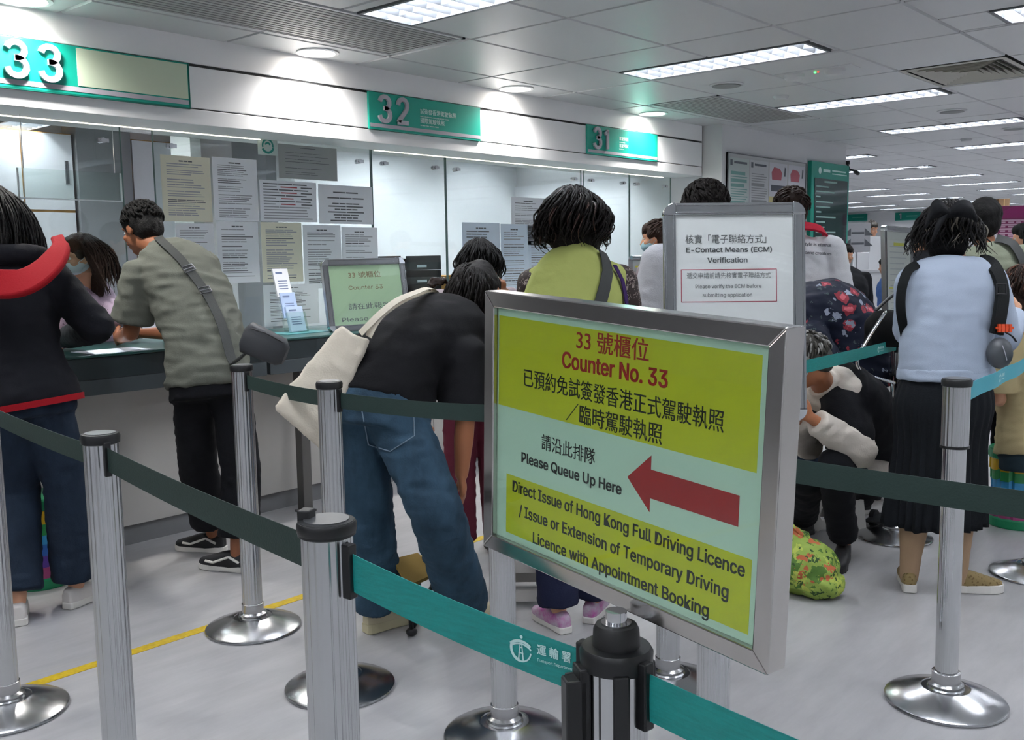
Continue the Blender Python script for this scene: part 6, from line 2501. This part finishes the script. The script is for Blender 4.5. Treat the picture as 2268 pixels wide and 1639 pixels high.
# luggage trolley and black bag
t = thing('luggage_trolley', 'folding chrome luggage trolley left of the black skirt', 'trolley', tuple(fl(1966, 1165)))
for o_ in (0, .045):
    path = smooth_path([at(1962, 690, 4.42 + o_), at(1930, 738, 4.40 + o_), at(1903, 785, 4.38 + o_), at(1899, 808, 4.38 + o_), at(1914, 828, 4.40 + o_), at(1945, 838, 4.42 + o_), at(1982, 848, 4.44 + o_)], 30)
    m = MB(); m.tube(path, .0075, 10); obj('handle', m, chrome, t, smooth=True)
bq = fl(1964, 1178)
for o_ in (0, .05):
    a_ = at(1975, 846, 4.44 + o_); m = MB(); m.tube([a_, V((bq.x + .02, bq.y + o_, .05))], .006, 8); obj('pole', m, chrome, t, smooth=True)
m = MB(); m.box((bq.x - .1, bq.y - .05, .045), (bq.x + .12, bq.y + .14, .058)); obj('base_plate', m, black_pl, t, bevel=.004)
for s_ in (-.09, .11):
    m = MB(); m.tube([(bq.x + s_ - .012, bq.y + .06, .045), (bq.x + s_ + .012, bq.y + .06, .045)], .044, 24); obj('wheel', m, black_pl, t)
bc = at(1962, 725, 4.62)
t = thing('black_bag', 'black shoulder bag hanging on the luggage trolley', 'bag', tuple(bc - V((0, 0, .12))))
m = MB(); m.ell(bc, (.10, .07, .085), Matrix((_r, _f, _u)).transposed()); m.box((-.085, -.05, -.09), (.085, .05, .02), frame_T(bc, _r, (0, 0, 1)) @ Matrix.Rotation(-PI / 2, 4, 'X')); obj('bag_body', remesh(m, .008, 6, wrinkle(.006, (10, 10, 10), 4)), cloth('bag_black', '#101112'), t)
m = MB(); m.tube(smooth_path([bc + _r * .09 + V((0, 0, .03)), bc + _r * .11 + V((0, 0, .10)), bc + _r * .05 + V((0, 0, .16)), bc - _r * .05 + V((0, 0, .08))], 16), .008, 8); obj('strap', m, black_pl, t)

# folding camp stool behind the bent person's legs
t = thing('folding_stool', 'folding camp stool with tan seat and black legs behind the bent legs', 'stool', tuple(fl(912, 1410)))
c4 = [at(868, 1238, 3.62), at(925, 1224, 3.78), at(968, 1268, 3.74), at(905, 1296, 3.56)]
m = MB(); m.add([q_ for q_ in c4] + [q_ - V((0, 0, .012)) for q_ in c4], [(0, 1, 2, 3), (7, 6, 5, 4), (0, 4, 5, 1), (1, 5, 6, 2), (2, 6, 7, 3), (3, 7, 4, 0)]); obj('seat', m, cloth('canvas_tan', '#9a7f45'), t)
ft = fl(912, 1408); fb_ = fl(930, 1345)
for a_, b_ in ((c4[3], ft), (c4[2], ft), (c4[0], fb_), (c4[1], fb_)):
    m = MB(); m.tube([a_ - V((0, 0, .01)), b_ + V((0, 0, .02))], .009, 10); obj('leg', m, black_pl, t, smooth=True)
for b_ in (ft, fb_):
    m = MB(); m.ell(b_ + V((0, 0, .016)), (.022, .022, .016)); obj('rubber_foot', m, black_pl, t, smooth=True)

# ================================================================== FAR HALL
def pxbox(name, lab, cat, tl, br, d, thick, m, z0=None, group=None, bev=.006):
    """upright panel facing the viewer roughly along +Y, tl/br measured at depth d"""
    A, B = at(*tl, d), at(*br, d)
    t = thing(name, lab, cat, ((A.x + B.x) / 2, (A.y + B.y) / 2, z0 if z0 is not None else B.z), group=group)
    x = V((B.x - A.x, B.y - A.y, 0))
    n = V((-x.y, x.x, 0)).normalized()
    if n.dot(_f) < 0:
        n = -n
    z0 = B.z if z0 is None else z0
    mb = MB()
    vs = []
    for z in (z0, A.z):
        for o_ in (V(), V((x.x, x.y, 0)), V((x.x, x.y, 0)) + n * thick, n * thick):
            vs.append(V((A.x, A.y, z)) + o_)
    mb.add(vs, [(3, 2, 1, 0), (4, 5, 6, 7), (0, 1, 5, 4), (1, 2, 6, 5), (2, 3, 7, 6), (3, 0, 4, 7)])
    obj('body', mb, m, t, bevel=bev)
    T = frame_T(V((A.x, A.y, z0)), x, (0, 0, 1))
    return t, T, x.length, A.z - z0


booth_w = mat('booth_white', '#d6d7d9', .5)
t, T, w, h = pxbox('service_booth', 'far white service counter beyond the directory board', 'counter', (1870, 604), (1966, 640), 12.0, .6, booth_w, 0)
m = MB(); m.box((-.02, h, -.65), (w + .02, h + .03, .03), T); obj('worktop', m, mat('booth_top', '#c9cacc', .4), t)
m = MB(); m.box((w * .05, h * .62, 0), (w * .3, h * .82, .01), T); obj('yellow_notice', m, mat('notice_yellow', '#c7ab45', .6), t)
t, T, w, h = pxbox('screen_divider', 'white divider panel on the far service counter', 'divider', (1925, 524), (1960, 606), 12.1, .04, booth_w)
t, T, w, h = pxbox('screen_divider', 'second white divider panel right of the grey booth notice', 'divider', (1890, 560), (1925, 606), 12.2, .04, booth_w)
t, T, w, h = pxbox('booth_notice', 'light grey notice with corner triangles above the far booth', 'notice', (1872, 494), (1927, 558), 11.6, .01, mat('notice_lightgrey', '#bcbdc0', .6))
m = MB()
for y in (.56, .2):
    for x, s_ in ((.06, 1), (.94, -1)):
        m.prism([(w * x - .05, h * y), (w * x + .05, h * y), (w * x + s_ * .05, h * y + .09)], .001, .003, T)
    m.box((w * .25, h * y + .02, .001), (w * .75, h * y + .045, .003), T)
obj('print', m, ink_d, t)
m = MB(); m.box((w * .48, -T.translation.z, -.04), (w * .52, h * .5, -.012), T); obj('pole', m, brushed, t)
t, T, w, h = pxbox('file_cabinet', 'low dark blue cabinet under the far counter', 'cabinet', (1868, 690), (1960, 740), 8.6, .4, mat('cabinet_navy', '#22303f', .5), 0)
m = MB()
for x in (.02, w - .02):
    m.box((x - .02, 0, 0), (x + .02, h + .03, .02), T)
m.box((0, h, 0), (w, h + .04, .02), T)
obj('white_frame', m, booth_w, t)
# slim poster stand
t, T, hw, hh = snap_frame('poster_stand', 'slim steel framed poster stand with yellow marked lines in mid hall', at(1964, 499, 6.7), at(2026, 506, 7.1), at(1961, 835, 6.7), mat('stand_paper', '#c7c7c4', .6), bw=.04, th=.03)
m = MB(); m.k = 0
for i in range(19):
    m.box((-hw * .62, hh * (.72 - .075 * i), -.006), (hw * (.3 + .3 * ((i * 7) % 5) / 5), hh * (.733 - .075 * i), -.0054), T)
obj('print', m, ink, t)
m = MB(); m.box((-hw * .35, hh * .74, -.006), (hw * .55, hh * .78, -.0052), T); m.box((-hw * .7, hh * .16, -.006), (hw * .2, hh * .185, -.0052), T); obj('highlight', m, mat('highlighter', '#c9c33c', .6), t)
m = MB()
for x in (-hw + .02, hw - .02):
    q_ = T @ V((x, -hh, -.015)); m.tube([q_, V((q_.x, q_.y, .01))], .016, 10)
obj('leg', m, brushed, t)
m = MB(); q_ = T @ V((0, -hh, -.015)); m.lathe([(.2, 0), (.2, .012), (.03, .02)], 32, T=Matrix.Translation((q_.x, q_.y, 0))); obj('base', m, brushed, t, smooth=True, auto=40)
# purple poster and boxes
t, T, w, h = pxbox('purple_poster', 'purple poster with pale lines of print at the far right', 'poster', (2213, 456), (2300, 545), 12.0, .03, mat('poster_purple', '#7d2456', .5))
m = MB()
for i in range(6):
    m.box((w * .03, h * (.62 - .105 * i), 0), (w * .97, h * (.66 - .105 * i), .004), T)
    for k in range(5):
        m.box((w * (.05 + .19 * k), h * (.575 - .105 * i), 0), (w * (.17 + .19 * k + .02 * (k % 2)), h * (.61 - .105 * i), .003), T)
obj('print', m, mat('print_lilac', '#c9a5b8', .6), t)
m = MB(); m.prism([(0, h * .70), (w * .1, h * .86), (w * .35, h * .98), (w * .8, h * 1.0), (w, h * .9), (w, h * .70)], .003, .005, T); obj('header', m, mat('poster_plum', '#8d1f63', .5), t)
t, T, w, h = pxbox('magenta_panel', 'bright magenta panel under the purple poster', 'panel', (2238, 542), (2300, 565), 11.8, .03, mat('panel_magenta', '#b03672', .5))
t, T, w, h = pxbox('storage_cabinet', 'tall pale cabinet far behind the cropped head man', 'cabinet', (2205, 462), (2330, 470), 12.6, .5, booth_w, 0)
m = MB(); m.box((w * .5 - .01, .1, 0), (w * .5 + .01, h - .05, .004), T); obj('door_gap', m, ink_d, t)
A = at(2212, 440, 12.6); B = at(2244, 463, 12.6)
t, T, w2, h2 = pxbox('carton', 'brown carton on top of the far cabinet', 'box', (2212, 440), (2236, 461.5), 12.7, .3, mat('carton_brown', '#7d6040', .7))
m = MB(); m.box((w2 * .45, 0, 0), (w2 * .55, h2, .003), T); obj('tape', m, mat('tape_tan', '#a98a5e', .5), t)
